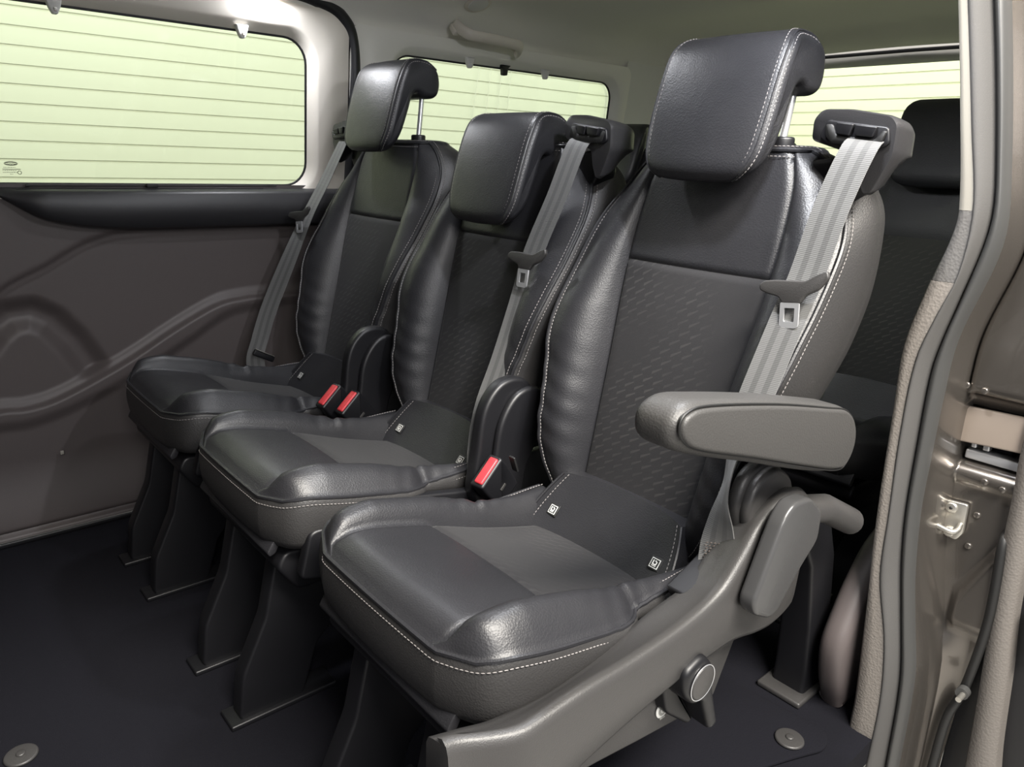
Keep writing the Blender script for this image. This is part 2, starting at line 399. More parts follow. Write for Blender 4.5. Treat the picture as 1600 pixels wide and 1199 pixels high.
def make_back(root, detail=True, fab_label=True):
    zs = rows_aligned(.372, .957, [ZI], .006 if detail else .02)
    ni, no = (26, 16) if detail else (8, 7); rows = []; vs = []; fs = []; fi = []
    nside, nb = (8, 10) if detail else (4, 5)
    for z in zs:
        h = back_h(z); s = min(back_s(z), h-.014); fr = [Vector(back_pt(x, z, h)) for x in grid_cols(h, s, ni, no)]
        ye = back_ye(z); yr = back_yr(z); top = sstep(.90, .957, z)
        R = []
        for k in range(1, nside+1):
            t = k/nside; bulge = .010*math.sin(math.pi*min(1, t*1.1))
            hw2 = sm(z, [(.37, .14), (.50, .188), (.60, .204), (.70, .220), (.86, .222), (.91, .205), (.94, .170), (.957, .130)])
            R.append(Vector((h+(hw2-h)*t+bulge, fr[-1].y+(yr-.012-fr[-1].y)*t, z)))
        B = [Vector(((hw2-.010)*(1-2*k/nb)*.98, yr+.004, z)) for k in range(nb+1)]
        Lf = [Vector((-p.x, p.y, p.z)) for p in reversed(R)]
        rows.append(fr+R+B+Lf)
    nf = 2*no+2*ni+1
    # rounded top: shrink loops toward the middle line
    base = rows[-1]; cy = (back_ye(.957)+back_yr(.957))/2
    for k, (sc, dz) in enumerate(((.96, .0035), (.86, .007), (.6, .0095), (.25, .0105))):
        rows.append([Vector((p.x*(.55+.45*sc) if sc > .3 else p.x*.6, cy+(p.y-cy)*sc, p.z+dz)) for p in base])
    n = len(rows[0]); vs = [p for r in rows for p in r]; fmm = []
    for i in range(len(rows)-1):
        for j in range(n):
            a = i*n+j; b = i*n+(j+1) % n; q = (a, b, b+n, a+n)
            if no <= j < no+2*ni and i < len(zs)-1 and zs[i+1] <= ZI+1e-6: fi.append(q)
            else: fs.append(q); fmm.append(1 if (j >= nf-1 and i < len(zs)-1) else 0)
    fs.append(tuple(range(n-1, -1, -1))); fs.append(tuple(range((len(rows)-1)*n, len(rows)*n)))
    bk = obj('backrest', vs, fs, [M['leather'], M['vinyl']], root, auto=1.2, fm=fmm+[0, 0])
    used = sorted({i for f in fi for i in f}); mp = {k: q for q, k in enumerate(used)}
    ins = obj('cloth_insert', [vs[i] for i in used], [tuple(mp[i] for i in f) for f in fi], M['fabric'], bk)
    ins['label'] = 'dark cloth panel with rows of slanted flecks'
    if detail:
        right = [Vector(rows[i][nf-1]) for i in range(len(zs))]; left = [Vector(rows[i][0]) for i in range(len(zs))]
        top = [Vector(p) for p in rows[len(zs)-1][:nf]]
        path = left+top[1:-1][::3]+right[::-1]
        def off(p, d, e):
            sx = 1 if p.x > 0 else -1
            k = sstep(.93, .957, p.z)
            return p+Vector((sx*d*(1-k), -e, d*k))
        pp = MB(); pp.tube([off(p, .002, .001) for p in path], .0030, 6); pp.build('piping', M['leather'], bk)
        st = MB(); stitches(st, [off(p, .0075, -.008) for p in path]); st.build('stitching', M['thread'], bk)
        st = MB(); stitches(st, [off(p, -.007, .0058) for p in path]); st.build('stitching', M['thread'], bk)
    return bk
HR = [(.026, .914), (.019, .930), (.026, .965), (.041, 1.02), (.060, 1.075), (.078, 1.106), (.104, 1.119), (.138, 1.117), (.162, 1.100), (.170, 1.072), (.166, 1.048), (.152, 1.036), (.128, 1.036), (.110, 1.044), (.095, 1.038), (.085, 1.01), (.070, .965), (.056, .930), (.042, .914)]
def hr_w(z):
    # half width factor of the headrest against height: rounded lower corners, slightly rounded crown
    d = max(0, min(.999, (.972-z)/.059)); f = 1-.40*(1-math.sqrt(1-d*d))
    d = max(0, min(.999, (z-1.088)/.034)); f -= .14*(1-math.sqrt(1-d*d))
    return f-.04*sstep(1.02, .93, z)
def make_headrest(root, dy=0, dz=0, detail=True, hw=.107):
    prof = [(y+dy, z+dz) for y, z in catmull(HR, 5 if detail else 2)]
    mb = MB(); n = 6; r = .017; W = hw
    # thickened crown across the width
    P = [Vector(p) for p in prof]; m = len(P); rows = []
    ar = sum(P[i].x*P[(i+1) % m].y-P[(i+1) % m].x*P[i].y for i in range(m)); sg = 1 if ar > 0 else -1
    nr = []
    for i in range(m):
        d = (P[(i+1) % m]-P[i-1]).normalized(); nr.append(Vector((-d.y, d.x))*sg)
    def row(x, ins):
        cr = .007*(1-(x/W)**2)   # front face bows out in the middle
        out = []
        for p, q in zip(P, nr):
            a = p+q*(ins-cr*max(0, q.x))
            # lower corners are rounded in the front view
            xx = x*hr_w(p.y-dz)
            out.append((xx, a.x, a.y))
        return out
    xs = []
    for k in range(n+1):
        f = math.pi/2*(1-k/n); xs.append((-(W-r)-r*math.sin(f), r*.8*(1-math.cos(f))))
    for k in range(1, 12): xs.append((-(W-r)+2*(W-r)*k/12, 0))
    for k in range(n+1):
        f = math.pi/2*k/n; xs.append(((W-r)+r*math.sin(f), r*.8*(1-math.cos(f))))
    mb.grid([row(x, i) for x, i in xs], True, 0, True, True)
    hr = mb.build('headrest', M['leather'], root, auto=1.4)
    # two steel posts into plastic guides
    for sx in (-1, 1):
        p = MB(); p.tube([(sx*.078, .135+dy, 1.045+dz), (sx*.078, .125+dy*.6, .99), (sx*.078, .118, .955)], .0058, 12); p.build('post', M['chrome'], hr)
        gd = MB(); gd.rprism([(sx*.078+.019*math.cos(a*.3927), .120+.016*math.sin(a*.3927)) for a in range(16)], 2, .955, .978, .004, 3)
        gd.build('post_guide', M['plastic_black'], hr)
    if detail:
        fr = [(y, z) for y, z in prof if y < .115+dy and not (y > .06+dy and z < 1.05+dz)]
        # order front outline from bottom to the back of the crown
        pts = catmull(HR[:9], 10, False)
        for sx in (-1, 1):
            path = []
            for y, z in pts:
                path.append(Vector((sx*(W-.010)*hr_w(z), y+dy, z+dz)))
            def shift(dx, o):
                out = []
                for i, p in enumerate(path):
                    d = (path[min(i+1, len(path)-1)]-path[max(i-1, 0)]).normalized(); nv = Vector((0, d.z, -d.y))
                    out.append(p+Vector((sx*dx, 0, 0))-nv*o)
                return out
            pp = MB(); pp.tube(shift(.0022, -.0018)[::2], .0022, 6); pp.build('piping', M['leather'], hr)
            st = MB(); stitches(st, shift(-.005, .0012)); st.build('stitching', M['thread'], hr)
            st = MB(); stitches(st, shift(.0068, -.0062)); st.build('stitching', M['thread'], hr)
    return hr
def make_flap(root, detail=True):
    # leather closing panel between backrest and cushion, with two anchor tags
    rows = []
    for k in range(13):
        t = k/12; y = -.150+.085*t+.012*math.sin(math.pi*t); z = .328+.098*t; hw = .150-.028*t*t
        y -= .010*math.sin(math.pi*t)
        rows.append([Vector((hw*u, y+.020*abs(u)**3*(-1), z+.004*(1-u*u))) for u in [-1+j/12 for j in range(25)]])
    mb = MB(); mb.grid(rows)
    back = [[p+Vector((0, .03, -.004)) for p in r] for r in rows]; mb.grid(back)
    mb.grid([rows[-1], back[-1]]); mb.grid([[r[0] for r in rows], [r[0] for r in back]]); mb.grid([[r[-1] for r in rows], [r[-1] for r in back]])
    fl = mb.build('lower_back_panel', M['leather'], root)
    for s in (0, -1):
        pp = MB(); pp.tube([r[s]+Vector((0, -.001, 0)) for r in rows], .0025, 6); pp.build('piping', M['leather'], fl)
    if detail:
        for s in (1, -2):
            st = MB(); stitches(st, [r[s]+Vector((0, -.0015, 0)) for r in rows]); st.build('stitching', M['thread'], fl)
    for sx in (-1, 1):
        a = Vector((sx*.108, -.118, .372)); nrm = Vector((0, -.76, .65)).normalized()
        q = nrm.to_track_quat('Z', 'Y').to_matrix().to_4x4(); q.translation = a+Vector((0, -.002, 0))+nrm*.0005
        tg = MB(); tg.xbox(q, (.021, .021, .003), 0, .0013)
        tg.xbox(q @ Matrix.Translation((0, 0, .0016)), (.0150, .0150, .0008), 1)
        tg.xbox(q @ Matrix.Translation((0, 0, .0020)), (.0125, .0125, .0008), 0)
        # little seat pictogram
        for (cx, cy, w_, h_) in ((-.003, .001, .0018, .007), (.0005, -.002, .006, .0018), (.003, .001, .0018, .0045), (0, -.0042, .008, .001), (.0008, .0035, .002, .002)):
            tg.xbox(q @ Matrix.Translation((cx, cy, .0024)), (w_, h_, .0006), 1)
        tg.build('anchor_tag', [M['black'], M['white']], fl)
def make_legs(root, seat='m', rear=True, flip=False):
    for sx in (-1, 1):
        x = sx*.088
        prof = fillet([(-.575, .006), (-.565, .09), (-.520, .185), (-.497, .29), (-.46, .345), (-.20, .345), (-.30, .22), (-.43, .10), (-.46, .006)], .012, 4)
        mb = MB(); mb.rprism(prof, 0, x-.018, x+.018, .005, 3)
        lg = mb.build('front_leg', M['plastic_black'], root)
        f = MB(); f.box((x-.027, -.592, 0), (x+.027, -.40, .010), 0, .003); f.build('foot_plate', M['plastic_black'], lg)
    mb = MB(); mb.rprism(fillet([(-.50, .325), (-.515, .30), (-.48, .25), (-.40, .25), (-.12, .25), (-.12, .28), (-.12, .30)], .012), 0, -.155, .155, .006, 3)
    mb.build('seat_base', M['plastic_black'], root)
    fl = MB(); fl.rprism(fillet([(-.508, .360), (-.520, .345), (-.528, .332), (-.524, .324), (-.514, .328), (-.500, .355)], .003, 3), 0, -.15, .153, .002, 2)
    fl.build('front_valance', M['leather'], root)
    if rear:
        for sx in (-1, 1):
            x = .166 if sx > 0 else -.166
            rows = []
            for z, y0, y1, hw in ((.004, .245, .33, .032), (.05, .245, .325, .031), (.15, .235, .31, .030), (.29, .20, .28, .030), (.40, .13, .23, .028)):
                pr = fillet([(x-hw, y0), (x+hw, y0), (x+hw, y1), (x-hw, y1)], .008, 3); rows.append([(a, b, z) for a, b in pr])
            mb = MB(); mb.grid(rows, True, 0, True, True); lg = mb.build('rear_leg', M['plastic_black'], root, auto=1.2)
            f = MB(); f.box((x-.044, .215, 0), (x+.042, .345, .012), 0, .004); f.build('foot_plate', M['plastic'], lg)
def make_shield(root, side, near=False):
    # moulded side shield of the seat base on one side (side=+1 toward the sliding door opening)
    x0, x1 = (.196, .262) if near else (.186, .206)
    if near:
        # upper ridge, lower edge, as a lofted moulding: (y, ridge z, inner top z, lower z)
        st = [(-.585, .405, .395, .33), (-.55, .400, .385, .29), (-.505, .400, .372, .28), (-.432, .405, .368, .30), (-.341, .405, .378, .318), (-.246, .412, .398, .330), (-.182, .430, .408, .335), (-.148, .460, .430, .335), (-.118, .492, .462, .330), (-.085, .514, .490, .322), (-.04, .526, .508, .318), (.0, .512, .495, .330), (.022, .480, .47, .36), (.032, .43, .425, .385)]
        rows = []
        ys = rows_aligned(-.585, .032, [], .008)
        for y in ys:
            r = sm(y, [(a, b) for a, b, c, d in st]); it = sm(y, [(a, c) for a, b, c, d in st]); lo = sm(y, [(a, d) for a, b, c, d in st])
            xi = .208; xo = .262-.012*sstep(.0, .032, y)-.03*sstep(-.5, -.585, y)
            m_ = (r+lo)/2
            rows.append([(xi-.012, y, lo+.012), (xi-.012, y, it-.012), (xi-.008, y, it-.003), (xi, y, it), (xi+.014, y, it+(r-it)*.35), (xo-.018, y, r-.004), (xo-.010, y, r), (xo-.003, y, r-.005), (xo, y, r-.014), (xo+.003, y, m_), (xo, y, lo+.010), (xo-.004, y, lo+.002), (xo-.012, y, lo), (xi+.01, y, lo+.004)])
        mb = MB(); mb.grid(rows, True, 0, True, True); sh = mb.build('side_shield', M['plastic'], root, auto=1.2)
        # inner plate below the shield
        mb = MB(); mb.rprism(fillet([(-.02, .36), (-.071, .283), (-.108, .204), (-.18, .209), (-.275, .223), (-.36, .237), (-.50, .25), (-.52, .33)], .01), 0, .200, .222, .004, 3)
        ip = mb.build('lower_plate', M['plastic'], root)
        c = MB(); c.cyl((.2235, -.232, .252), 0, .0125, .002, 28, 0, .0005); c.cyl((.2247, -.232, .252), 0, .0085, .0008, 24, 1, .0002)
        c.cyl((.2253, -.232, .253), 0, .0052, .0006, 20, 0, .0002); c.cyl((.2257, -.232, .252), 0, .0028, .0006, 12, 1, .0001); c.box((.2246, -.237, .2385), (.2254, -.227, .2405), 1)
        c.build('round_sticker', [M['white'], simple('grey print', (.3, .3, .28), .5)], ip)
        # mat finished hinge housing between base and backrest
        pr = catmull([(-.085, .42), (-.108, .475), (-.118, .512), (-.104, .546), (-.075, .560), (-.04, .556), (.0, .52), (.0, .44), (-.08, .40)], 5)
        mb = MB(); mb.rprism(pr, 0, .206, .226, .009, 5); mb.rprism([(y*.93-.003, .012+z*.965) for y, z in pr], 0, .222, .240, .008, 4)
        mb.build('hinge_cover', M['plastic'], root)
        # cross tube end behind the lever
        mb = MB(); mb.tube([(.235, .00, .475), (.25, .08, .46), (.255, .165, .415)], .021, 18); mb.build('cross_tube', M['plastic'], root)
        # long recliner lever
        pr = fillet([(-.118, .518), (-.098, .536), (-.055, .532), (-.018, .502), (-.016, .458), (-.052, .430), (-.100, .380), (-.118, .377), (-.156, .398), (-.164, .418)], .014, 5)
        mb = MB(); mb.rprism(pr, 0, .268, .292, .006, 5); lv = mb.build('recliner_lever', M['plastic_smooth'], root)
        lv['label'] = 'satin grey recliner lever'
        # tumble knob
        mb = MB(); pr = fillet([(-.262, .350), (-.225, .362), (-.200, .335), (-.196, .300), (-.172, .232), (-.190, .226), (-.216, .288), (-.236, .290), (-.258, .315)], .014, 5)
        mb.rprism(pr, 0, .225, .272, .008, 5)
        mb.rprism(fillet([(-.270, .345), (-.225, .345), (-.222, .285), (-.180, .222), (-.192, .216), (-.245, .262)], .010, 4), 0, .205, .240, .006, 4)
        kb = mb.build('tumble_handle', M['plastic_black'], root)
        mb = MB(); mb.cyl((.272, -.226, .322), 0, .0225, .006, 32, 0, .002); mb.build('button', M['plastic'], kb)
        mb = MB(); mb.tube([(.2735, -.226+.0240*math.cos(a*math.pi/16), .322+.0240*math.sin(a*math.pi/16)) for a in range(32)], .0007, 6, True); mb.build('chrome_ring', M['chrome'], kb)
        # slot piece and loose tag where the webbing enters
        mb = MB(); mb.rprism(fillet([(-.20, .405), (-.12, .435), (-.115, .42), (-.19, .388)], .004, 3), 0, .185, .232, .003, 2); mb.build('belt_slot', M['plastic_black'], root)
    else:
        s = side
        for (a, b, dy, dz, mm) in ((.196, .224, 0, 0, 'plastic_black'), (.222, .238, .030, -.018, 'plastic_black')):
            pr = catmull([(-.175+dy, .34), (-.170+dy, .44), (-.158+dy, .512+dz), (-.128+dy, .552+dz), (-.090+dy, .562+dz), (-.055+dy, .548+dz), (-.035+dy, .50), (-.06, .40), (-.08, .33)], 5)
            mb = MB(); mb.rprism(pr, 0, min(s*a, s*b), max(s*a, s*b), .008, 5); mb.build('hinge_cover', M[mm], root)
        mb = MB(); mb.rprism(fillet([(-.48, .375), (-.30, .385), (-.17, .36), (-.08, .40), (.04, .40), (.03, .30), (-.40, .27), (-.50, .30)], .012), 0, min(s*x0, s*x1), max(s*x0, s*x1), .005, 3)
        mb.build('side_shield', M['plastic_black'], root)
def make_tower(root, side, dark=True):
    # shoulder belt guide box on the upper corner; built for +x then mirrored
    s = side; mat = M['plastic_dark']
    F = [(.147, 1.000), (.158, 1.012), (.197, 1.011), (.252, 1.002), (.261, .992), (.262, .955), (.243, .907), (.232, .903), (.222, .925), (.217, .952), (.148, .972)]
    F = fillet(F, .007, 4)
    mb = MB(); rows = []; P = [Vector(p) for p in F]; c = Vector((.21, .965))
    for (yy, k, dx, dz) in ((.073, .965, 0, 0), (.076, .985, 0, 0), (.081, 1, 0, 0), (.10, 1.0, .001, -.002), (.122, .98, .001, -.004), (.138, .92, 0, -.006), (.146, .78, 0, -.008)):
        lift = sstep(.08, .14, yy)*.75; rows.append([(s*(c.x+(p.x-c.x)*k+dx), yy, c.y+(p.y-c.y)*k+dz+max(0, .960-p.y)*lift) for p in P])
    mb.grid(rows, True, 0, True, True)
    tw = mb.build('belt_guide', mat, root, auto=1.2)
    # raised frame around the slot, dark slot with two flaps
    def fr(pts): return [(s*x, z) for x, z in pts]
    def lean(v): return v
    out = fillet([(.162, .975), (.170, .998), (.252, .988), (.256, .968), (.245, .962), (.175, .968)], .005, 3)
    mb = MB(); mb.rprism(fr(out), 1, .068, .076, .002, 2); mb.build('bezel', M['plastic_black'], tw)
    mb = MB(); mb.rprism(fr(fillet([(.170, .992), (.180, .992), (.187, .978), (.238, .973), (.246, .984), (.252, .983), (.246, .966), (.238, .963), (.182, .968), (.172, .976)], .003, 2)), 1, .0655, .0700, .001, 1); mb.build('slot', M['black'], tw)
    for a, b in ((.186, .2095), (.2105, .240)):
        mb = MB(); mb.rprism(fr(fillet([(a, .9965-(a-.17)*.12), (b, .9965-(b-.17)*.12), (b-.004, .979-(b-.17)*.05), (a+.002, .980-(a-.17)*.05)], .002, 2)), 1, .0625, .0705, .0015, 2); mb.build('flap', M['plastic_black'], tw)
    # bracket into the backrest
    mb = MB(); mb.rprism(fr(fillet([(.125, .945), (.205, .955), (.215, .915), (.18, .86), (.12, .88)], .01, 3)), 1, .10, .150, .008, 3); mb.build('bracket', M['plastic_black'], root)
    return tw
def make_tongue(parent, c, xdir, down, nrm, sc=1.0):
    # belt tongue: plastic wing piece and steel plate with a window
    X = Vector(xdir).normalized(); D = Vector(down).normalized(); D = (D-X*D.dot(X)).normalized(); Nn = X.cross(D).normalized()
    if Nn.dot(Vector(nrm)) < 0: Nn = -Nn
    def pl(v): return Vector(c)+X*(v.x*sc)+D*(v.y*sc)+Nn*(v.z*sc)
    wing = fillet([(-.036, -.012), (-.020, -.013), (.018, -.012), (.034, -.021), (.045, -.025), (.048, -.016), (.036, -.001), (.020, .007), (.013, .017), (-.011, .017), (-.016, .009), (-.032, .005), (-.042, .001), (-.043, -.007)], .003, 3)
    mb = MB(); mb.rprism(wing, 2, .001, .009, .0022, 3, place=pl); mb.build('belt_tongue', M['plastic'], parent)
    k = MB()
    W_, a0, a1 = .0125, .016, .046
    o = fillet([(-W_, a0), (W_, a0), (W_, a1), (W_-.003, a1+.003), (-W_+.003, a1+.003), (-W_, a1)], .002, 2)
    i = fillet([(-W_+.0055, a0+.007), (W_-.0055, a0+.007), (W_-.0055, a1-.006), (W_-.0065, a1-.005), (-W_+.0065, a1-.005), (-W_+.0055, a1-.006)], .001, 2)
    for z0, z1 in ((.0055, .0085),):
        r = [[pl(Vector((x, y, z0))) for x, y in i], [pl(Vector((x, y, z0))) for x, y in o], [pl(Vector((x, y, z1))) for x, y in o], [pl(Vector((x, y, z1))) for x, y in i], [pl(Vector((x, y, z0))) for x, y in i]]
        k.grid(r, True)
    k.build('latch_plate', M['chrome'], parent)
def make_buckle(root, loc, tilt, group=None, yaw=0.0):
    # webbing stalk buckle with red press button: upright box leaning forward
    mt = Matrix.Translation(loc) @ Matrix.Rotation(yaw, 4, 'Z') @ Matrix.Rotation(tilt, 4, 'X') @ Matrix.Rotation(math.pi/2, 4, 'Z') @ Matrix.Diagonal((1.22, 1.1, 1.1, 1))
    mb = MB(); mb.rprism(fillet([(-.024, 0), (.024, 0), (.027, .045), (.027, .072), (-.027, .072), (-.027, .045)], .005, 4), 1, -.014, .014, .005, 4)
    mb.xf(mt); b = mb.build('buckle', M['plastic_black'], root)
    mb = MB(); mb.xbox(mt @ Matrix.Translation((0, -.002, .0712)), (.044, .017, .008), 0, .003); r = mb.build('release_button', M['red'], b); r['label'] = 'red release button'
    mb = MB(); mb.xbox(mt @ Matrix.Translation((0, -.0145, .030)), (.012, .0012, .005), 0, .0004); mb.build('raised_mark', M['plastic'], b)
    return b
def make_armrest(root):
    pr = catmull([(-.352, .664), (-.364, .680), (-.360, .700), (-.336, .711), (-.290, .705), (-.18, .684), (-.05, .655), (.015, .637), (.042, .612), (.048, .582), (.030, .556), (.002, .550), (-.08, .572), (-.20, .612), (-.30, .644)], 5)
    mb = MB(); mb.rprism(pr, 0, .232, .292, .018, 6); ar = mb.build('armrest', M['armrest'], root, auto=1.4)
    pr2 = catmull([(-.350, .676), (-.358, .692), (-.348, .704), (-.31, .704), (-.18, .681), (-.06, .654), (-.005, .640), (.024, .618), (.034, .590), (.024, .565), (-.002, .559), (-.09, .585), (-.22, .628), (-.32, .660)], 5)
    mb = MB(); mb.rprism(pr2, 0, .284, .2965, .005, 4); p = mb.build('side_panel', M['armrest'], ar)
    m_ = MB(); cx = sum(a for a, b in pr2)/len(pr2); cz = sum(b for a, b in pr2)/len(pr2)
    m_.tube([(.2920, cx+(a-cx)*1.008, cz+(b-cz)*1.03) for a, b in pr2], .0014, 6, True); m_.build('groove', M['black'], ar)
    mb = MB(); mb.cyl((.222, .0, .60), 0, .024, .03, 24, 0, .003); mb.build('armrest_pivot', M['plastic_black'], root)
def make_seat(name, label, cx, dy=0, kind='near', hr=(0, 0), detail=True, dz=0, group=None):
    root = thing(name, label, 'car seat', (cx, dy, 0), group)
    make_cushion(root, detail); make_back(root, detail); make_headrest(root, hr[0], hr[1], detail); make_flap(root, detail)
    make_legs(root, kind, rear=(kind != 'rear'))
    return root
TR = 'seats of the middle row'
# --- near seat
NX = .475
near = make_seat('car_seat', 'black leather seat nearest the door opening, with a padded armrest and grey lever', NX, kind='near')
make_shield(near, 1, True); make_tower(near, 1); make_armrest(near)
def loc(pts, cx): return [(x-cx, y, z) for x, y, z in pts]
bl = ribbon('seat_belt', loc([(.701, .084, .972), (.7005, .056, .964), (.690, .028, .89), (.684, .001, .800), (.681, -.028, .74), (.680, -.078, .645), (.681, -.112, .59), (.683, -.124, .53), (.684, -.126, .48), (.685, -.128, .430), (.685, -.130, .375)], NX),
    [(1, .1, -.05), (1, .1, -.08), (1, .12, -.1), (1, .12, -.1), (1, .15, -.05), (1, .10, 0), (.78, -.6, 0), (.66, -.75, 0), (.97, -.2, 0), (.80, .6, .0), (.6, .8, .0)], .046, M['belt'], near)
make_tongue(bl, (.679-NX, -.018, .783), (1, .1, .12), (-.22, -.12, -1), (0, -1, .2))
sb = MB()
for i in range(7):
    for j in range(8):
        u = -.0175+.0052*i+(j % 2)*.0015; c = Vector((.210, -.1278, .424+.0042*j))+Vector((.78, .62, 0))*u+Vector((.62, -.78, 0))*.0013
        sb.tube([c, c+Vector((.78, .62, 0))*.003+Vector((0, 0, .0012))], .0008, 5)
sb.build('sewn_patch', simple('brown thread', (.075, .06, .052), .7), bl)
# --- middle seat
mid = make_seat('car_seat', 'black leather middle seat with its headrest pushed fully down', 0.0, kind='m', hr=(-.030, -.102))
make_shield(mid, 1); make_tower(mid, 1)
bl = ribbon('seat_belt', [(.194, .084, .970), (.1925, .060, .958), (.180, .030, .87), (.158, .000, .770), (.158, -.030, .68), (.162, -.070, .58), (.168, -.108, .50), (.192, -.140, .43), (.205, -.15, .37)],
    [(1, .1, -.1), (1, .1, -.12), (1, .12, -.1), (1, .15, -.08), (1, .2, 0), (1, .3, 0), (1, .5, 0), (.6, .9, 0), (.4, 1, 0)], .046, M['belt'], mid)
make_tongue(bl, (.160, -.016, .757), (1, .1, 0), (-.18, -.15, -1), (0, -1, .2))
bk = make_buckle(mid, (.248, -.128, .358), math.radians(40), yaw=math.radians(8))
mb = MB(); mb.xbox(Matrix.Translation((.290, -.145, .435)) @ Matrix.Rotation(.35, 4, 'X'), (.014, .004, .03), 0, .001)
for i in range(4): mb.xbox(Matrix.Translation((.285+i*.0033, -.1475-.0002, .444)) @ Matrix.Rotation(.35, 4, 'X'), (.002, .0006, .004), 1)
mb.build('belt_label', [M['black'], M['gold']], bk)
# --- far seat
FX = -.475
far = make_seat('car_seat', 'black leather seat beside the far side window with its headrest raised', FX, kind='f', hr=(-.004, .024))
make_shield(far, 1); make_tower(far, -1)
bl = ribbon('seat_belt', loc([(-.668, .088, .985), (-.672, .068, .955), (-.683, .020, .86), (-.697, -.030, .765), (-.705, -.085, .65), (-.712, -.14, .53), (-.712, -.170, .45), (-.708, -.188, .40), (-.70, -.185, .345)], FX),
    [(1, .1, .1), (1, .1, .12), (1, .2, .1), (1, .3, .08), (.8, .6, 0), (.5, .9, .1), (.3, 1, .1), (.3, 1, .1), (.3, 1, .1)], .046, M['belt'], far)
mb = MB(); mb.xbox(Matrix.Translation((-.695-FX, -.170, .408)) @ Matrix.Rotation(-.5, 4, 'X'), (.010, .060, .016), 0, .003); mb.xbox(Matrix.Translation((-.690-FX, -.168, .417)) @ Matrix.Rotation(-.5, 4, 'X'), (.006, .056, .002), 1, .0006); mb.build('belt_anchor', [M['plastic_black'], M['zinc']], far)
make_tongue(bl, (-.702-FX, -.045, .768), (1, .3, .15), (-.35, -.2, -1), (.3, -1, .2), .9)
for p, yw in (((-.268, -.158, .362), 8), ((-.232, -.132, .352), 8)):
    make_buckle(far, (p[0]-FX, p[1], p[2]), math.radians(40), yaw=math.radians(yw))
# --- rear row
RL = ['black rear row seat seen behind the middle seat and its belt guide', 'black rear row centre seat, mostly hidden behind the nearest headrest', 'black rear row seat seen beside the cream door pillar']
for cx, lab, h in ((-.628, RL[0], (-.01, -.062)), (-.11, RL[1], (-.02, -.105)), (.42, RL[2], (0, -.010))):
    make_seat('rear_seat', lab, cx, dy=1.02, kind='rear', hr=h, detail=False).scale.x = 1.09
# ------------------------------------------------------------------ vehicle shell
def wx(z): return -.795+.10*(z-1.0)*(1 if z > .85 else 0)-(.015 if z <= .85 else 0)
def ring_panel(name, inner, outer, xin, xout, mat, parent=None, lip=.02, mirror=1):
    # wall panel with a hole; inner/outer are closed (y,z) outlines with the same count
    rows = []
    def X(z, d): return mirror*(wx(z)-d)
    rows.append([(X(z, lip), y, z) for y, z in inner])
    cy = sum(a for a, b in inner)/len(inner); cz = sum(b for a, b in inner)/len(inner)
    def ofs(k): 
        out = []; m = len(inner)
        for i in range(m):
            d = Vector(inner[(i+1) % m])-Vector(inner[i-1]); d.normalize(); out.append((inner[i][0]+d.y*k, inner[i][1]-d.x*k))
        return out
    a = ofs(.010); b = ofs(.020)
    rows.append([(X(z, lip*.45), y, z) for y, z in a]); rows.append([(X(z, .003), y, z) for y, z in b])
    rows.append([(X(z, 0), y, z) for y, z in ofs(.026)])
    for k in (.5, 1): rows.append([(X(q[1], 0), p[0]+(q[0]-p[0])*k, p[1]+(q[1]-p[1])*k) for p, q in zip(ofs(.026), outer)])
    rows.append([(X(z, .03), y, z) for y, z in outer])
    mb = MB(); mb.grid(rows, True); return mb.build(name, mat, parent, auto=1.2)
def rrect(y0, y1, z0, z1, r, n=8, per=10):
    # counter clockwise outline with equal point counts
    out = []
    def seg(a, b): return [(a[0]+(b[0]-a[0])*k/per, a[1]+(b[1]-a[1])*k/per) for k in range(per)]
    cs = [(y1-r, z0+r, -90), (y1-r, z1-r, 0), (y0+r, z1-r, 90), (y0+r, z0+r, 180)]
    for i, (cy, cz, a0) in enumerate(cs):
        for k in range(n+1):
            a = math.radians(a0+90*k/n); out.append((cy+r*math.cos(a), cz+r*math.sin(a)))
        ny, nz, na = cs[(i+1) % 4]; p = out[-1]; q = (ny+r*math.cos(math.radians(na)), nz+r*math.sin(math.radians(na)))
        out += seg(p, q)[1:]
    return out
# far sliding door: cream window surround, glass, dark moulded panel
door = thing('door_1', 'far sliding door with a dark moulded panel and a large window', 'door', (-.82, -.45, 0)); door['kind'] = 'structure'
def dpar(o):
    o.parent = door; o.location = (.82, .45, 0); return o
inner = rrect(-1.10, .040, .838, 1.210, .062); outer = rrect(-1.16, .150, .808, 1.285, .045)
dpar(ring_panel('window_surround', inner, outer, 0, 0, M['cream'], None, .03))
def glass_pane(name, y0, y1, z0, z1, mat, mirror=1, dx=.034):
    vs = []; rows = []
    for d in (0, .004):
        rows.append([(mirror*(wx(z)-dx-d), y, z) for y, z in rrect(y0, y1, z0, z1, .05)])
    mb = MB(); mb.grid(rows, True, 0, True, True); return mb.build(name, mat, auto=1.2)
g1 = struct(glass_pane('window_1', -1.13, .055, .82, 1.225, M['glass']))
# black line round the glass
mb = MB(); mb.tube([(wx(z)-.030, y, z) for y, z in inner], .0035, 6, True); dpar(mb.build('window_gasket', M['seal']))
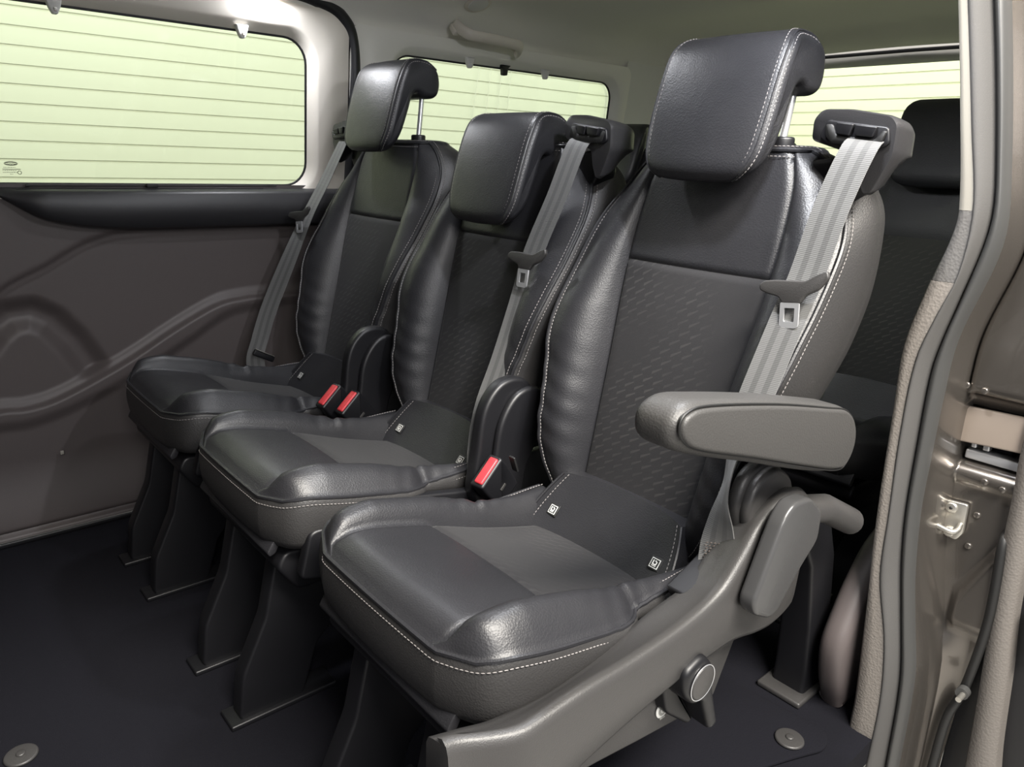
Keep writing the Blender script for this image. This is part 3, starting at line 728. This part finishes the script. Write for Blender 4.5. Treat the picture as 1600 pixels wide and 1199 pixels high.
# moulded lower panel as a relief surface
BT = [(-1.2, .30), (-.90, .30), (-.754, .338), (-.700, .335), (-.646, .343), (-.57, .372), (-.468, .420), (-.34, .492), (-.235, .541), (-.16, .552), (-.084, .553), (.2, .555)]
BB = [(-1.2, .27), (-.90, .27), (-.754, .297), (-.70, .295), (-.623, .311), (-.53, .345), (-.426, .393), (-.32, .450), (-.221, .508), (-.16, .522), (-.086, .528), (.2, .530)]
CL = [(-1.2, .30), (-.85, .47), (-.71, .612), (-.62, .660), (-.535, .708), (-.449, .733), (-.25, .738), (.2, .738)]
def segd(p, a, b):
    p, a, b = Vector(p), Vector(a), Vector(b); t = max(0, min(1, (p-a).dot(b-a)/(b-a).length_squared)); return (p-a-(b-a)*t).length
DP = [(-.84, .40), (-.78, .465), (-.735, .520), (-.70, .545), (-.655, .548), (-.62, .525), (-.58, .47), (-.548, .405)]
rows = []; NY = 290; NZ = 200
for i in range(NY+1):
    y = -1.15+1.31*i/NY; row = []
    bt, bb, cl = sm(y, BT), sm(y, BB), sm(y, CL)
    for j in range(NZ+1):
        z = .015+.825*j/NZ
        x = -.828+.012*sstep(.3, .8, z)
        x += .016*sstep(bt-.001, bt-.015, z)          # step out below the sweeping line
        x -= .012*sstep(bb+.012, bb-.025, z)
        x -= .008*sstep(cl-.010, cl-.026, z)*sstep(bt, bt+.02, z)
        x -= .007*g(z-cl+.010, .009)
        d = min(segd((y, z), DP[q], DP[q+1]) for q in range(len(DP)-1)) if y < -.48 and z > .3 else 1
        x -= .024*sstep(.048, .004, d)*sstep(bt-.005, bt+.02, z)
        x -= .012*g(z-.03, .006)
        x += .03*sstep(.20, .02, z)
        row.append((x, y, z))
    rows.append(row)
mb = MB(); mb.grid(rows); mb.grid([[(p[0]-.04, p[1], p[2]) for p in rows[0]], rows[0]]); mb.grid([rows[-1], [(p[0]-.04, p[1], p[2]) for p in rows[-1]]])
dpar(mb.build('door_panel', M['panel'], auto=1.3))
# arm ledge under the window
rows = []; lb = [(-.700, .822), (-.68, .808), (-.617, .768), (-.56, .752), (-.515, .745), (-.43, .739), (-.2, .738), (.13, .738)]
for i in range(101):
    y = -.70+.83*i/100; zb = sm(y, lb); pr = .030*sstep(-.70, -.60, y)+.002; k = min(1, (.825-zb)/.05)
    rows.append([(-.842, y, .838), (-.815, y, .832), (-.806+pr, y, .826), (-.799+pr, y, .819-.003*(1-k)), (-.797+pr, y, zb+.55*(.82-zb)), (-.800+pr, y, zb+.006*k), (-.808+pr*.6, y, zb), (-.83, y, zb-.002)])
mb = MB(); mb.grid(rows); dpar(mb.build('arm_ledge', M['ledge'], auto=1.3))
# sun blind rail along the ledge
mb = MB(); mb.tube([(-.808, -.63, .8365), (-.808, -.06, .8385)], .0016, 6); mb.tube([(-.800, -.655, .8305), (-.800, -.10, .8325)], .0012, 6)
mb.xbox(Matrix.Translation((-.806, -.632, .837)), (.006, .008, .007), 0, .002)
dpar(mb.build('blind_rail', M['black']))
mb = MB(); mb.box((-.812, -.388, .833), (-.798, -.362, .843), 0, .002); dpar(mb.build('blind_catch', M['black']))
# glass etching: oval mark, lines of tiny text and ring
mb = MB(); X0 = wx(.87)-.0335
def flat(path, r=.0006): mb.tube([(X0, y, z) for y, z in path], r, 4)
mb.tube([(X0, -.651+.0125*math.cos(a*.3927), .8815+.0038*math.sin(a*.3927)) for a in range(16)], .0006, 4, True)
mb.tube([(X0, -.651+.0105*math.cos(a*.3927), .8815+.0028*math.sin(a*.3927)) for a in range(16)], .0005, 4, True)
flat([(-.659+.0016*i, .8812+.0011*math.sin(i*1.9)) for i in range(11)], .0005)
flat([(-.668, .8695), (-.634, .8695)])
for zz, a, b in ((.8735, -.666, -.643), (.8665, -.668, -.642), (.8625, -.668, -.642), (.859, -.655, -.651)):
    y = a
    while y < b:
        ln = random.uniform(.0012, .0035); flat([(y, zz), (y+ln, zz+random.uniform(-.0004, .0004))], .0005); y += ln+.0012
mb.tube([(X0, -.637+.0036*math.cos(a*.3927), .8625+.0036*math.sin(a*.3927)) for a in range(16)], .0006, 4, True)
o = mb.build('etched_mark', M['ledge']); o.parent = g1
mb = MB(); mb.xbox(Matrix.Translation((-.806, -.642, .207)), (.004, .008, .010), 0, .0015); tag(mb.build('panel_plug', M['pillar']), 'tiny pale plug low on the dark far door panel', 'plug')
# blind hooks over the windows
for (y, z, lab) in ((-.54, 1.207, 'grey blind hook at the top left of the large side window'), (-.14, 1.208, 'grey blind hook over the large side window, its white glint painted on the tip'), (.561, 1.209, 'grey blind hook on the rear side window, nearer the grab handle'), (.876, 1.205, 'grey blind hook on the rear side window, nearer the back')):
    mb = MB(); mb.rprism(fillet([(y-.016, z+.012), (y+.016, z+.012), (y+.012, z-.004), (y+.005, z-.019), (y-.005, z-.019), (y-.012, z-.004)], .003, 3), 0, wx(z)-.012, wx(z)+.004, .003, 3)
    hk = mb.build('blind_hook', M['greytrim']); tag(hk, lab, 'hook')
    q = MB(); q.xbox(Matrix.Translation((wx(z)+.005, y+.001, z-.010)), (.006, .007, .008), 0, .002); q.build('hook_tip', M['cream'] if y == -.14 else M['greytrim'], hk)  # cream tip paints in the glint on one hook
mb = MB(); mb.rprism(fillet([(.690, 1.214), (.735, 1.214), (.724, 1.204), (.722, 1.184), (.705, 1.184), (.703, 1.204)], .004, 3), 0, wx(1.2)-.030, wx(1.2)-.012, .003, 2); tag(mb.build('window_clip', M['black']), 'small black clip at the top of the rear side window', 'clip')
# door aperture seal on far side
mb = MB(); sp = catmull([(-.76, -1.2, 1.315), (-.765, -.6, 1.315), (-.768, -.1, 1.312), (-.772, .07, 1.300), (-.778, .140, 1.265), (-.785, .168, 1.21), (-.792, .172, 1.10), (-.800, .165, .95), (-.815, .160, .80), (-.825, .160, .40), (-.825, .160, .03)], 8, False)
mb.tube(sp, .018, 10); tag(mb.build('door_seal', M['seal']), 'black rubber seal round the far sliding door opening', 'seal')
# far body side behind the door, with the rear side window
qi = rrect(.30, 1.232, .80, 1.205, .06); qo = rrect(.155, 1.30, .70, 1.262, .03)
struct(ring_panel('wall_left', qi, qo, 0, 0, M['head'], None, .03))
struct(glass_pane('window_2', .27, 1.26, .78, 1.225, M['glass']))
mb = MB(); mb.tube([(wx(z)-.030, y, z) for y, z in qi], .0035, 6, True); struct(mb.build('trim_1', M['seal']))
def wallgrid(name, pts, mat, parent=None):
    mb = MB(); mb.grid(pts); return mb.build(name, mat, parent, auto=1.3)
mb = MB(); mb.box((-.86, .155, -.02), (-.82, 1.95, .705), 0, .004); struct(mb.build('wall_left_lower', M['ledge']))
# near side mirrors (rear part only), with its own window
struct(ring_panel('wall_right', rrect(.50, 1.232, .80, 1.205, .06), rrect(.42, 1.30, .70, 1.262, .03), 0, 0, M['head'], None, .03, -1))
struct(glass_pane('window_3', .47, 1.26, .78, 1.225, M['glass'], -1))
mb = MB(); mb.box((.82, .42, -.02), (.86, 1.95, .705), 0, .004); struct(mb.build('wall_right_lower', M['ledge']))
# roof lining: cross section swept rearwards with a soft transverse dip
rows = []
cs = catmull([(-.800, 1.225), (-.785, 1.262), (-.755, 1.30), (-.70, 1.338), (-.60, 1.362), (-.40, 1.378), (0, 1.388), (.40, 1.378), (.60, 1.362), (.70, 1.338), (.745, 1.30), (.760, 1.262), (.765, 1.235)], 5, False)
for i in range(91):
    y = -1.9+3.62*i/90
    drop = .020*g(y-1.02, .22)-.012*g(y-.45, .25)+.045*sstep(1.45, 1.70, y)
    rows.append([(x, y, z-drop*sstep(1.24, 1.34, z)-max(0, (.02*sstep(1.2, 1.5, y)))) for x, z in cs])
mb = MB(); mb.grid(rows); mb.grid([[(x, y, z+.03) for x, y, z in r] for r in rows]); struct(mb.build('ceiling', M['head'], auto=1.3))
# D pillars / corner trims and rear surround
def corner(s, name):
    rows = []; Z = [.0, .3, .6, .75, .86, .9, 1.0, 1.1, 1.18, 1.24, 1.28, 1.33, 1.37]
    for k in range(21):
        a = k/20*math.pi/2; rows.append([(s*(wx(z)+(-.60-wx(z))*(1-math.cos(a))), 1.27+.53*math.sin(a)-.06*sstep(1.0, 1.35, z)*math.sin(a), z) for z in Z])
    mb = MB(); mb.grid(rows); return struct(mb.build(name, M['greytrim'], auto=1.3))
corner(1, 'trim_2'); corner(-1, 'trim_3')
# rear tailgate: frame and window
def rr2(x0, x1, z0, z1, r):
    return rrect(x0, x1, z0, z1, r)
ti = rr2(-.58, .58, .80, 1.285, .05); to = rr2(-.72, .72, .0, 1.36, .05)
mb = MB(); mb.grid([[(x, 1.84, z) for x, z in ti], [(x, 1.815, z) for x, z in [((a)*1.015, 1.04+(b-1.04)*1.03) for a, b in ti]], [(x, 1.80, z) for x, z in [((a)*1.04, 1.04+(b-1.04)*1.08) for a, b in ti]], [(x, 1.79, z) for x, z in to], [(x, 1.86, z) for x, z in to]], True)
tg = thing('door_2', 'tailgate with the wide rear window', 'door', (0, 1.82, 0)); tg['kind'] = 'structure'
o = mb.build('tailgate_frame', M['greytrim'], tg, auto=1.2); o.location = (0, -1.82, 0)
mb = MB(); mb.grid([[(x, 1.842, z) for x, z in rr2(-.60, .60, .78, 1.30, .05)], [(x, 1.847, z) for x, z in rr2(-.60, .60, .78, 1.30, .05)]], True, 0, True, True); struct(mb.build('window_4', M['glass_rear'], auto=1.2))
mb = MB(); mb.tube([(-.62, 1.70, 1.335), (0, 1.715, 1.342), (.62, 1.70, 1.335)], .004, 6); mb.tube([(-.62, 1.76, 1.312), (0, 1.775, 1.318), (.62, 1.76, 1.312)], .006, 6); tag(mb.build('tailgate_seal', M['seal']), 'black tailgate seal lines above the rear window', 'seal')
mb = MB(); mb.box((-.42, 1.60, 1.300), (-.33, 1.635, 1.316), 0, .003); mm = mb.build('roof_lamp', M['greytrim']); tag(mm, 'small pale roof lamp just in front of the tailgate', 'lamp')
mb = MB(); mb.box((-.41, 1.604, 1.2985), (-.34, 1.631, 1.3015), 0, .001); mb.build('lamp_lens', M['white'], mm)
# floor
mb = MB(); rows = [[(x, -1.9+.2*j, 0) for j in range(19)] for x in (-.84, -.4, 0, .4, .80)]; mb.grid(rows)
mb.grid([[(x, y, z-.05) for x, y, z in r] for r in rows]); mb.grid([rows[-1], [(x, y, z-.05) for x, y, z in rows[-1]]]); struct(mb.build('floor', M['carpet'], auto=1.0))
mb = MB(); mb.rprism(fillet([(.30, -.55), (.60, -.30), (.74, .10), (.765, .16), (.745, .20), (.56, .178), (.30, .20)], .03, 5), 2, .001, .009, .003, 2); tag(mb.build('floor_mat', M['carpet']), 'dark carpet mat lying under the nearest seat', 'mat')
for (x, y, z, lab) in ((.715, .125, .009, 'round grey mat fastener near the door pillar'), (-.040, -.868, .0, 'round grey floor button at the bottom left corner')):
    mb = MB(); mb.rprism([(x+.024*math.cos(a*math.pi/16), y+.024*math.sin(a*math.pi/16)) for a in range(32)], 2, z, z+.006, .003, 3); mb.rprism([(x+.007*math.cos(a*math.pi/8), y+.007*math.sin(a*math.pi/8)) for a in range(16)], 2, z+.005, z+.009, .002, 2)
    tag(mb.build('floor_button', M['plastic']), lab, 'fastener')
mb = MB(); mb.box((-.822, -1.2, .0), (-.790, .15, .014), 0, .004); struct(mb.build('baseboard_left', M['plastic_black']))
# wheel arch box on the near side behind the seat
mb = MB(); pr = catmull([(.275, .0), (.240, .07), (.226, .142), (.25, .20), (.29, .26), (.36, .32), (.50, .35), (.66, .33), (.78, .25), (.84, .12), (.85, .0)], 5, False)
mb.rprism(pr, 0, .688, .735, .02, 5); struct(mb.build('wheel_arch', M['panel']), 'rounded wheel arch cover beside the pillar', 'cover')
# grab handle
hd = thing('grab_handle', 'light grey grab handle folded against the roof side above the rear side window', 'handle', (-.70, .58, 1.27))
hp = catmull([(-.728, .470, 1.296), (-.706, .474, 1.280), (-.684, .492, 1.266), (-.680, .54, 1.264), (-.680, .62, 1.262), (-.683, .672, 1.258), (-.706, .697, 1.250), (-.726, .702, 1.243)], 6, False)
mb = MB(); rows = []
for i, p in enumerate(hp):
    p = Vector(p); t = (Vector(hp[min(i+1, len(hp)-1)])-Vector(hp[max(i-1, 0)])).normalized(); u = Vector((.55, 0, .83)); u = (u-t*u.dot(t)).normalized(); v = t.cross(u)
    rows.append([p+u*(.016*math.cos(a*math.pi/6))+v*(.010*math.sin(a*math.pi/6)) for a in range(12)])
mb.grid(rows, True, 0, True, True); o = mb.build('grip', M['cream'], hd, auto=1.4); o.location = (.70, -.58, -1.27)
for y in (.474, .700):
    mb = MB(); mb.xbox(Matrix.Translation((-.732, y, 1.282-.08*(y-.47))) @ Matrix.Rotation(.8, 4, 'Y'), (.034, .030, .020), 0, .006); o = mb.build('mount', M['cream'], hd); o.location = (.70, -.58, -1.27)
# ceiling ring (speaker / vent) and lit lamp over the far door
mb = MB(); cx_, cy_, cz_ = -.690, .520, 1.352
q = Vector((.45, 0, -1)).normalized().to_track_quat('Z', 'Y').to_matrix().to_4x4(); q.translation = (cx_, cy_, cz_)
mb.rprism([(.040*math.cos(a*math.pi/16), .040*math.sin(a*math.pi/16)) for a in range(32)], 2, -.004, .004, .003, 3, 0); mb.xf(q)
vt = mb.build('roof_vent', M['cream']); tag(vt, 'round roof vent ring at the top edge above the grab handle', 'vent')
mb = MB(); mb.rprism([(.030*math.cos(a*math.pi/16), .030*math.sin(a*math.pi/16)) for a in range(32)], 2, .001, .006, .002, 2, 0); mb.xf(q); mb.build('vent_grille', M['greytrim'], vt)
def courtesy(label, loc_, power, aim, size=.10):
    lp = thing('courtesy_lamp', label, 'lamp', loc_)
    mb = MB(); mb.box((-.014, -.048, -.004), (.014, .048, .012), 0, .004); mb.build('housing', M['greytrim'], lp)
    mb = MB(); mb.box((-.010, -.034, -.008), (.010, .034, -.002), 0, .002); mb.build('lens', M['lamp'], lp)
    a = area('lamp_glow', (loc_[0], loc_[1], loc_[2]-.012), aim, .03, .07, power, (.93, .95, 1.0)); a.parent = lp; a.location = (0, 0, -.012)
    return lp
courtesy('courtesy lamp in the middle of the roof lining', (0.0, -.05, 1.376), 2.3, (0, -.12, .4))
courtesy('lit courtesy lamp in the roof rail above the large side window', (-.745, -.075, 1.300), 2.6, (-.62, -.12, .4))
courtesy('courtesy lamp in the roof rail above the near door opening', (.700, -.10, 1.325), 6.0, (.45, -.10, .4))
# ------------------------------------------------------------------ near door pillar (strips follow the door opening)
def strip(name, A, B, prof, mat, parent=None, n=70, z0=-.16, z1=1.165):
    # A, B: (z, x, y) control lists for the two edges; prof: list of (t across, push outwards -y)
    rows = []
    for i in range(n+1):
        z = z0+(z1-z0)*i/n
        xa, ya = sm(z, [(a, b) for a, b, c in A]), sm(z, [(a, c) for a, b, c in A]); xb, yb = sm(z, [(a, b) for a, b, c in B]), sm(z, [(a, c) for a, b, c in B])
        rows.append([(xa+(xb-xa)*t, ya+(yb-ya)*t-d, z) for t, d in prof])
    mb = MB(); mb.grid(rows); return mb.build(name, mat, parent, auto=1.3)
E0 = [(-.06, .762, .25), (0, .759, .25), (.061, .759, .25), (.258, .746, .25), (.407, .735, .25), (.581, .729, .25), (.683, .726, .25), (.783, .744, .25), (.845, .759, .25), (.887, .762, .25), (1.038, .734, .25), (1.16, .708, .25), (1.24, .69, .25)]
E1 = [(-.06, .799, .25), (.087, .798, .25), (.194, .785, .25), (.299, .759, .25), (.415, .753, .25), (.543, .746, .25), (.667, .747, .25), (.74, .764, .25), (.796, .780, .25), (.888, .781, .25), (.996, .758, .25), (1.159, .721, .25), (1.24, .70, .25)]
E2 = [(-.06, .822, .28), (.12, .814, .28), (.246, .793, .28), (.33, .778, .28), (.411, .769, .28), (.522, .765, .28), (.646, .763, .28), (.70, .770, .28), (.758, .781, .28), (.87, .799, .28), (.956, .789, .28), (1.16, .745, .28), (1.24, .72, .28)]
E3 = [(-.06, .839, .29), (.128, .832, .29), (.22, .815, .29), (.305, .799, .29), (.416, .787, .29), (.504, .785, .29), (.610, .784, .29), (.70, .787, .29), (.845, .817, .29), (.956, .804, .29), (1.16, .762, .29), (1.24, .74, .29)]
pil = thing('trim_4', 'near door pillar trim, cream above and taupe below', 'pillar', (.75, .27, 0)); pil['kind'] = 'structure'
def ppar(o, p=pil): o.parent = p; o.location = (-.75, -.27, 0); return o
def shiftE(E, dx, dy): return [(a, b+dx, c+dy) for a, b, c in E]
wrap = [(-.001, -.07), (-.04, -.03), (0, 0), (.5, .0015), (1, 0)]
def wrapprof(): return [(-.10, -.09), (-.05, -.03), (.0, -.006), (.12, 0), (.5, .001), (1.05, 0)]
ppar(strip('upper_trim', E0, E1, wrapprof(), M['pillar'], z0=.887, z1=1.24))
ppar(strip('middle_trim', E0, E1, wrapprof(), M['greygrain'], z0=.786, z1=.8865))
ppar(strip('lower_trim', shiftE(E0, -.001, 0), E1, wrapprof(), M['beige'], z0=-.02, z1=.7855))
sl = thing('opening_seal', 'woven and rubber seal running up the near door opening', 'seal', (.78, .27, 0))
arc = [(k/10, .012*math.sin(math.pi*k/10)**.7) for k in range(11)]
o = strip('cloth_face', E1, E2, arc, M['weave'], z1=1.24); o.parent = sl; o.location = (-.78, -.27, 0)
arc2 = [(k/12, .016*math.sin(math.pi*k/12)**.6) for k in range(13)]
o = strip('rubber_bulb', E2, E3, arc2, M['rubber'], z1=1.24); o.parent = sl; o.location = (-.78, -.27, 0)
# painted jamb behind the seal
bodyo = thing('door_jamb', 'painted metal door jamb at the right, grey brown with spot welds', 'bodywork', (.85, .35, 0))
def bpar(o): o.parent = bodyo; o.location = (-.85, -.35, 0); return o
J0 = [(a, b-.002, .291) for a, b, c in E3]
J1 = [(a, b+.010, .375) for a, b, c in E3]
rows = []
def relief(x, z):
    y = .380
    y -= .030*sstep(.600, .612, z)                        # upper swage stands proud
    y += .055*(sstep(.580, .572, z)*sstep(.484, .492, z))  # dark opening with the rail
    y -= .012*sstep(.484, .476, z)*sstep(.452, .458, z)
    # pressed triangle and foot
    d = min((x-.832)/.012, ((.252+(x-.832)*2.3)-z)/.02, (z-.200)/.012)
    y -= .016*max(0, min(1, d))
    y -= .014*sstep(.215, .14, z)*sstep(.875, .83, x)
    y += .022*g(z-.255-.9*(x-.80), .028)*0
    return y
for i in range(140):
    z = -.16+1.40*i/139; x0 = sm(z, [(a, b) for a, b, c in J1]); row = [(sm(z, [(a, b) for a, b, c in J0]), .291, z), (x0, .33, z)]
    for j in range(41):
        x = x0+(interp(z, [(-.06, .876), (.04, .879), (.114, .891), (.245, .899), (.40, .905), (.60, 1.0)])-x0)*j/40; row.append((x, relief(x, z) if j else .36, z))
    rows.append(row)
mb = MB(); mb.grid(rows); bpar(mb.build('jamb_panel', M['paint'], auto=1.3))
mb = MB(); mb.rprism(fillet([(.772, .580), (1.0, .590), (1.0, .535), (.782, .520), (.772, .535)], .012, 4), 1, .372, .380, .003, 3); bpar(mb.build('cover_plate', M['plate'], auto=1.3))
mb = MB(); mb.box((.802, .385, .492), (1.0, .41, .508), 0, .003); mb.box((.808, .385, .512), (.816, .40, .53), 0, .002); mb.box((.825, .385, .512), (.835, .40, .53), 0, .002); bpar(mb.build('guide_rail', M['chrome']))
for (x, z, y) in ((.841, .405, .379), (.839, .348, .379), (.793, .620, .349), (.819, .617, .349), (.843, .468, .367), (.869, .464, .367)):
    mb = MB(); mb.rprism([(x+.0055*math.cos(a*math.pi/6), z+.0055*math.sin(a*math.pi/6)) for a in range(12)], 1, y-.003, y+.003, .0015, 2); bpar(mb.build('spot_weld', M['paint']))
# lock striker
stk = thing('lock_striker', 'pale metal lock striker bolted to the door jamb', 'striker', (.80, .372, .39))
mb = MB(); mb.rprism([(x, z) for x, z in fillet([(-.030, .012), (-.012, .016), (-.006, .028), (.028, .031), (.030, -.020), (.022, -.036), (-.002, -.032), (-.010, -.014), (-.030, -.010)], .005, 3)], 1, -.004, .004, .0015, 2); mb.build('plate', M['zinc'], stk)
mb = MB(); mb.tube(catmull([(-.024, -.004, -.002), (-.026, -.022, -.003), (-.018, -.030, -.005), (.005, -.032, -.010), (.020, -.030, -.012), (.026, -.022, -.010), (.024, -.004, -.006)], 5, False), .0045, 10); mb.build('loop', M['zinc'], stk)
for x, z in ((.006, .018), (.010, -.024)):
    mb = MB(); mb.rprism([(x+.009*math.cos(a*math.pi/10), z+.009*math.sin(a*math.pi/10)) for a in range(20)], 1, -.008, -.003, .002, 2); mb.rprism([(x+.003*math.cos(a*math.pi/3), z+.003*math.sin(a*math.pi/3)) for a in range(6)], 1, -.0088, -.007, .0004, 1, 1); mb.build('screw', [M['zinc'], M['black']], stk)
# sliding door slid open behind, its front edge seen at the far right
dr = thing('sliding_door', 'open sliding door edge at the right border, taupe grained trim', 'door', (.93, .46, 0))
def drp(o): o.parent = dr; o.location = (-.93, -.46, 0); return o
D0 = [(-.062, .916, .36), (.067, .909, .36), (.234, .897, .36), (.373, .887, .36), (.457, .884, .36), (.54, .880, .36), (.9, .884, .36)]
D1 = [(-.062, .964, .36), (.021, .952, .36), (.160, .939, .36), (.253, .928, .36), (.327, .923, .36), (.54, .913, .36), (.9, .913, .36)]
drp(strip('edge_trim', D0, D1, [(-.05, -.06), (-.02, -.01), (.05, -.002), (.5, .004), (.95, -.002), (1.02, -.01), (1.05, -.06)], simple('grained taupe door trim', (.13, .118, .107), .55, scale=260, strength=.5, dist=.0009, kind='voronoi'), z0=-.20, z1=.60))
mb = MB(); mb.box((.872, .395, -.20), (1.05, .46, .56), 0, .006); drp(mb.build('door_shell', M['plastic_black']))  # black shell reaches behind the jamb gap to make it dark
mb = MB(); mb.rprism(fillet([(.950, .300), (.975, .305), (.975, .215), (.958, .205), (.950, .225)], .006, 3), 1, .365, .39, .003, 2); cn = drp(mb.build('contact_block', M['plastic']))
for z in (.282, .266, .250):
    mb = MB(); mb.tube([(.964, .360, z), (.964, .370, z)], .0035, 10); mb.build('contact_pin', M['zinc'], cn)
mb = MB(); mb.tube([(.890, .338, .108), (.890, .352, .108)], .010, 16); st_ = mb.build('rubber_stop', M['rubber']); bpar(st_)
mb = MB(); mb.tube([(.892, .318, .108), (.892, .340, .108)], .0045, 12); o = mb.build('stud', M['zinc'], st_)
mb = MB(); mb.tube(catmull([(.886, .385, .39), (.889, .362, .372), (.896, .360, .245), (.888, .360, .114), (.874, .356, .038), (.872, .350, -.07), (.871, .350, -.14)], 8, False), .0075, 10); bpar(mb.build('edge_gap_strip', M['black']))  # edge seal line in plain black, colouring in the dark door gap
# ------------------------------------------------------------------ garage outside
def shutter(name, p0, p1, z0, z1, pitch, label, dep=.0022, gap=.0085, wide=1.0):
    A, B = Vector(p0), Vector(p1); d = (B-A).normalized(); n = Vector((-d.y, d.x, 0)); mid_ = (A+B)/2
    if n.dot(Vector((0, 0, 0))-mid_) < 0: n = -n
    rows = []; z = z0; k = 0
    while z < z1:
        k += 1; e = wide if k % 2 else 1.0
        for t, o in ((0, -.012), (gap*e/pitch*.8, -.012), (gap*e/pitch, .0015), (.30, dep*.8), (.55, dep), (.8, dep*.8), (.985, .0015)):
            q = n*o; rows.append([A+q+Vector((0, 0, z+t*pitch)), B+q+Vector((0, 0, z+t*pitch))])
        z += pitch
    mb = MB(); mb.grid(rows); o = mb.build(name, M['shutter'], auto=.5); return tag(o, label, 'shutter')
shutter('roller_shutter', (-3, -4.0, 0), (-3, 4.3, 0), -.475+.018, 3.1, .0810, 'cream roller shutter seen through the far side windows')
shutter('roller_shutter', (-3, 4.5, 0), (2.6, 4.5, 0), -.46, 3.1, .0810, 'pale roller shutter seen through the rear window', gap=.0085, wide=1.7)
mb = MB(); mb.box((-3.3, -5, -.50), (6, 4.8, -.46)); struct(mb.build('ground', M['concrete'], auto=.5))

CABLES = [(2.379, 2.357-.3), (2.455, 2.445-.25), (2.527, 2.518-.2), (2.613, 2.598-.2)]
# cables hanging outside in front of the side shutter
for i, (ya, yb) in enumerate(CABLES):
    mb = MB(); mb.tube([(-2.9, ya, 2.2), (-2.9, yb, .2)], .0022, 6)
    tag(mb.build('hanging_cable', M['greytrim']), ('leftmost', 'second from left', 'third from left', 'rightmost')[i]+' of the four thin cables seen through the rear side window', 'cable', 'cables hanging before the shutter')
# unseen cab end of the van; front and right walls added to cut light
mb = MB(); mb.box((-.84, -1.95, -.02), (.84, -1.90, 1.40)); struct(mb.build('light_block_front', M['panel'], auto=.5))
mb = MB(); mb.box((.80, -1.90, -.02), (.84, -1.30, 1.32)); struct(mb.build('light_block_right', M['panel'], auto=.5))
mb = MB(); mb.box((-.88, -1.90, -.02), (-.84, -1.15, 1.32)); struct(mb.build('wall_left_front', M['panel'], auto=.5))
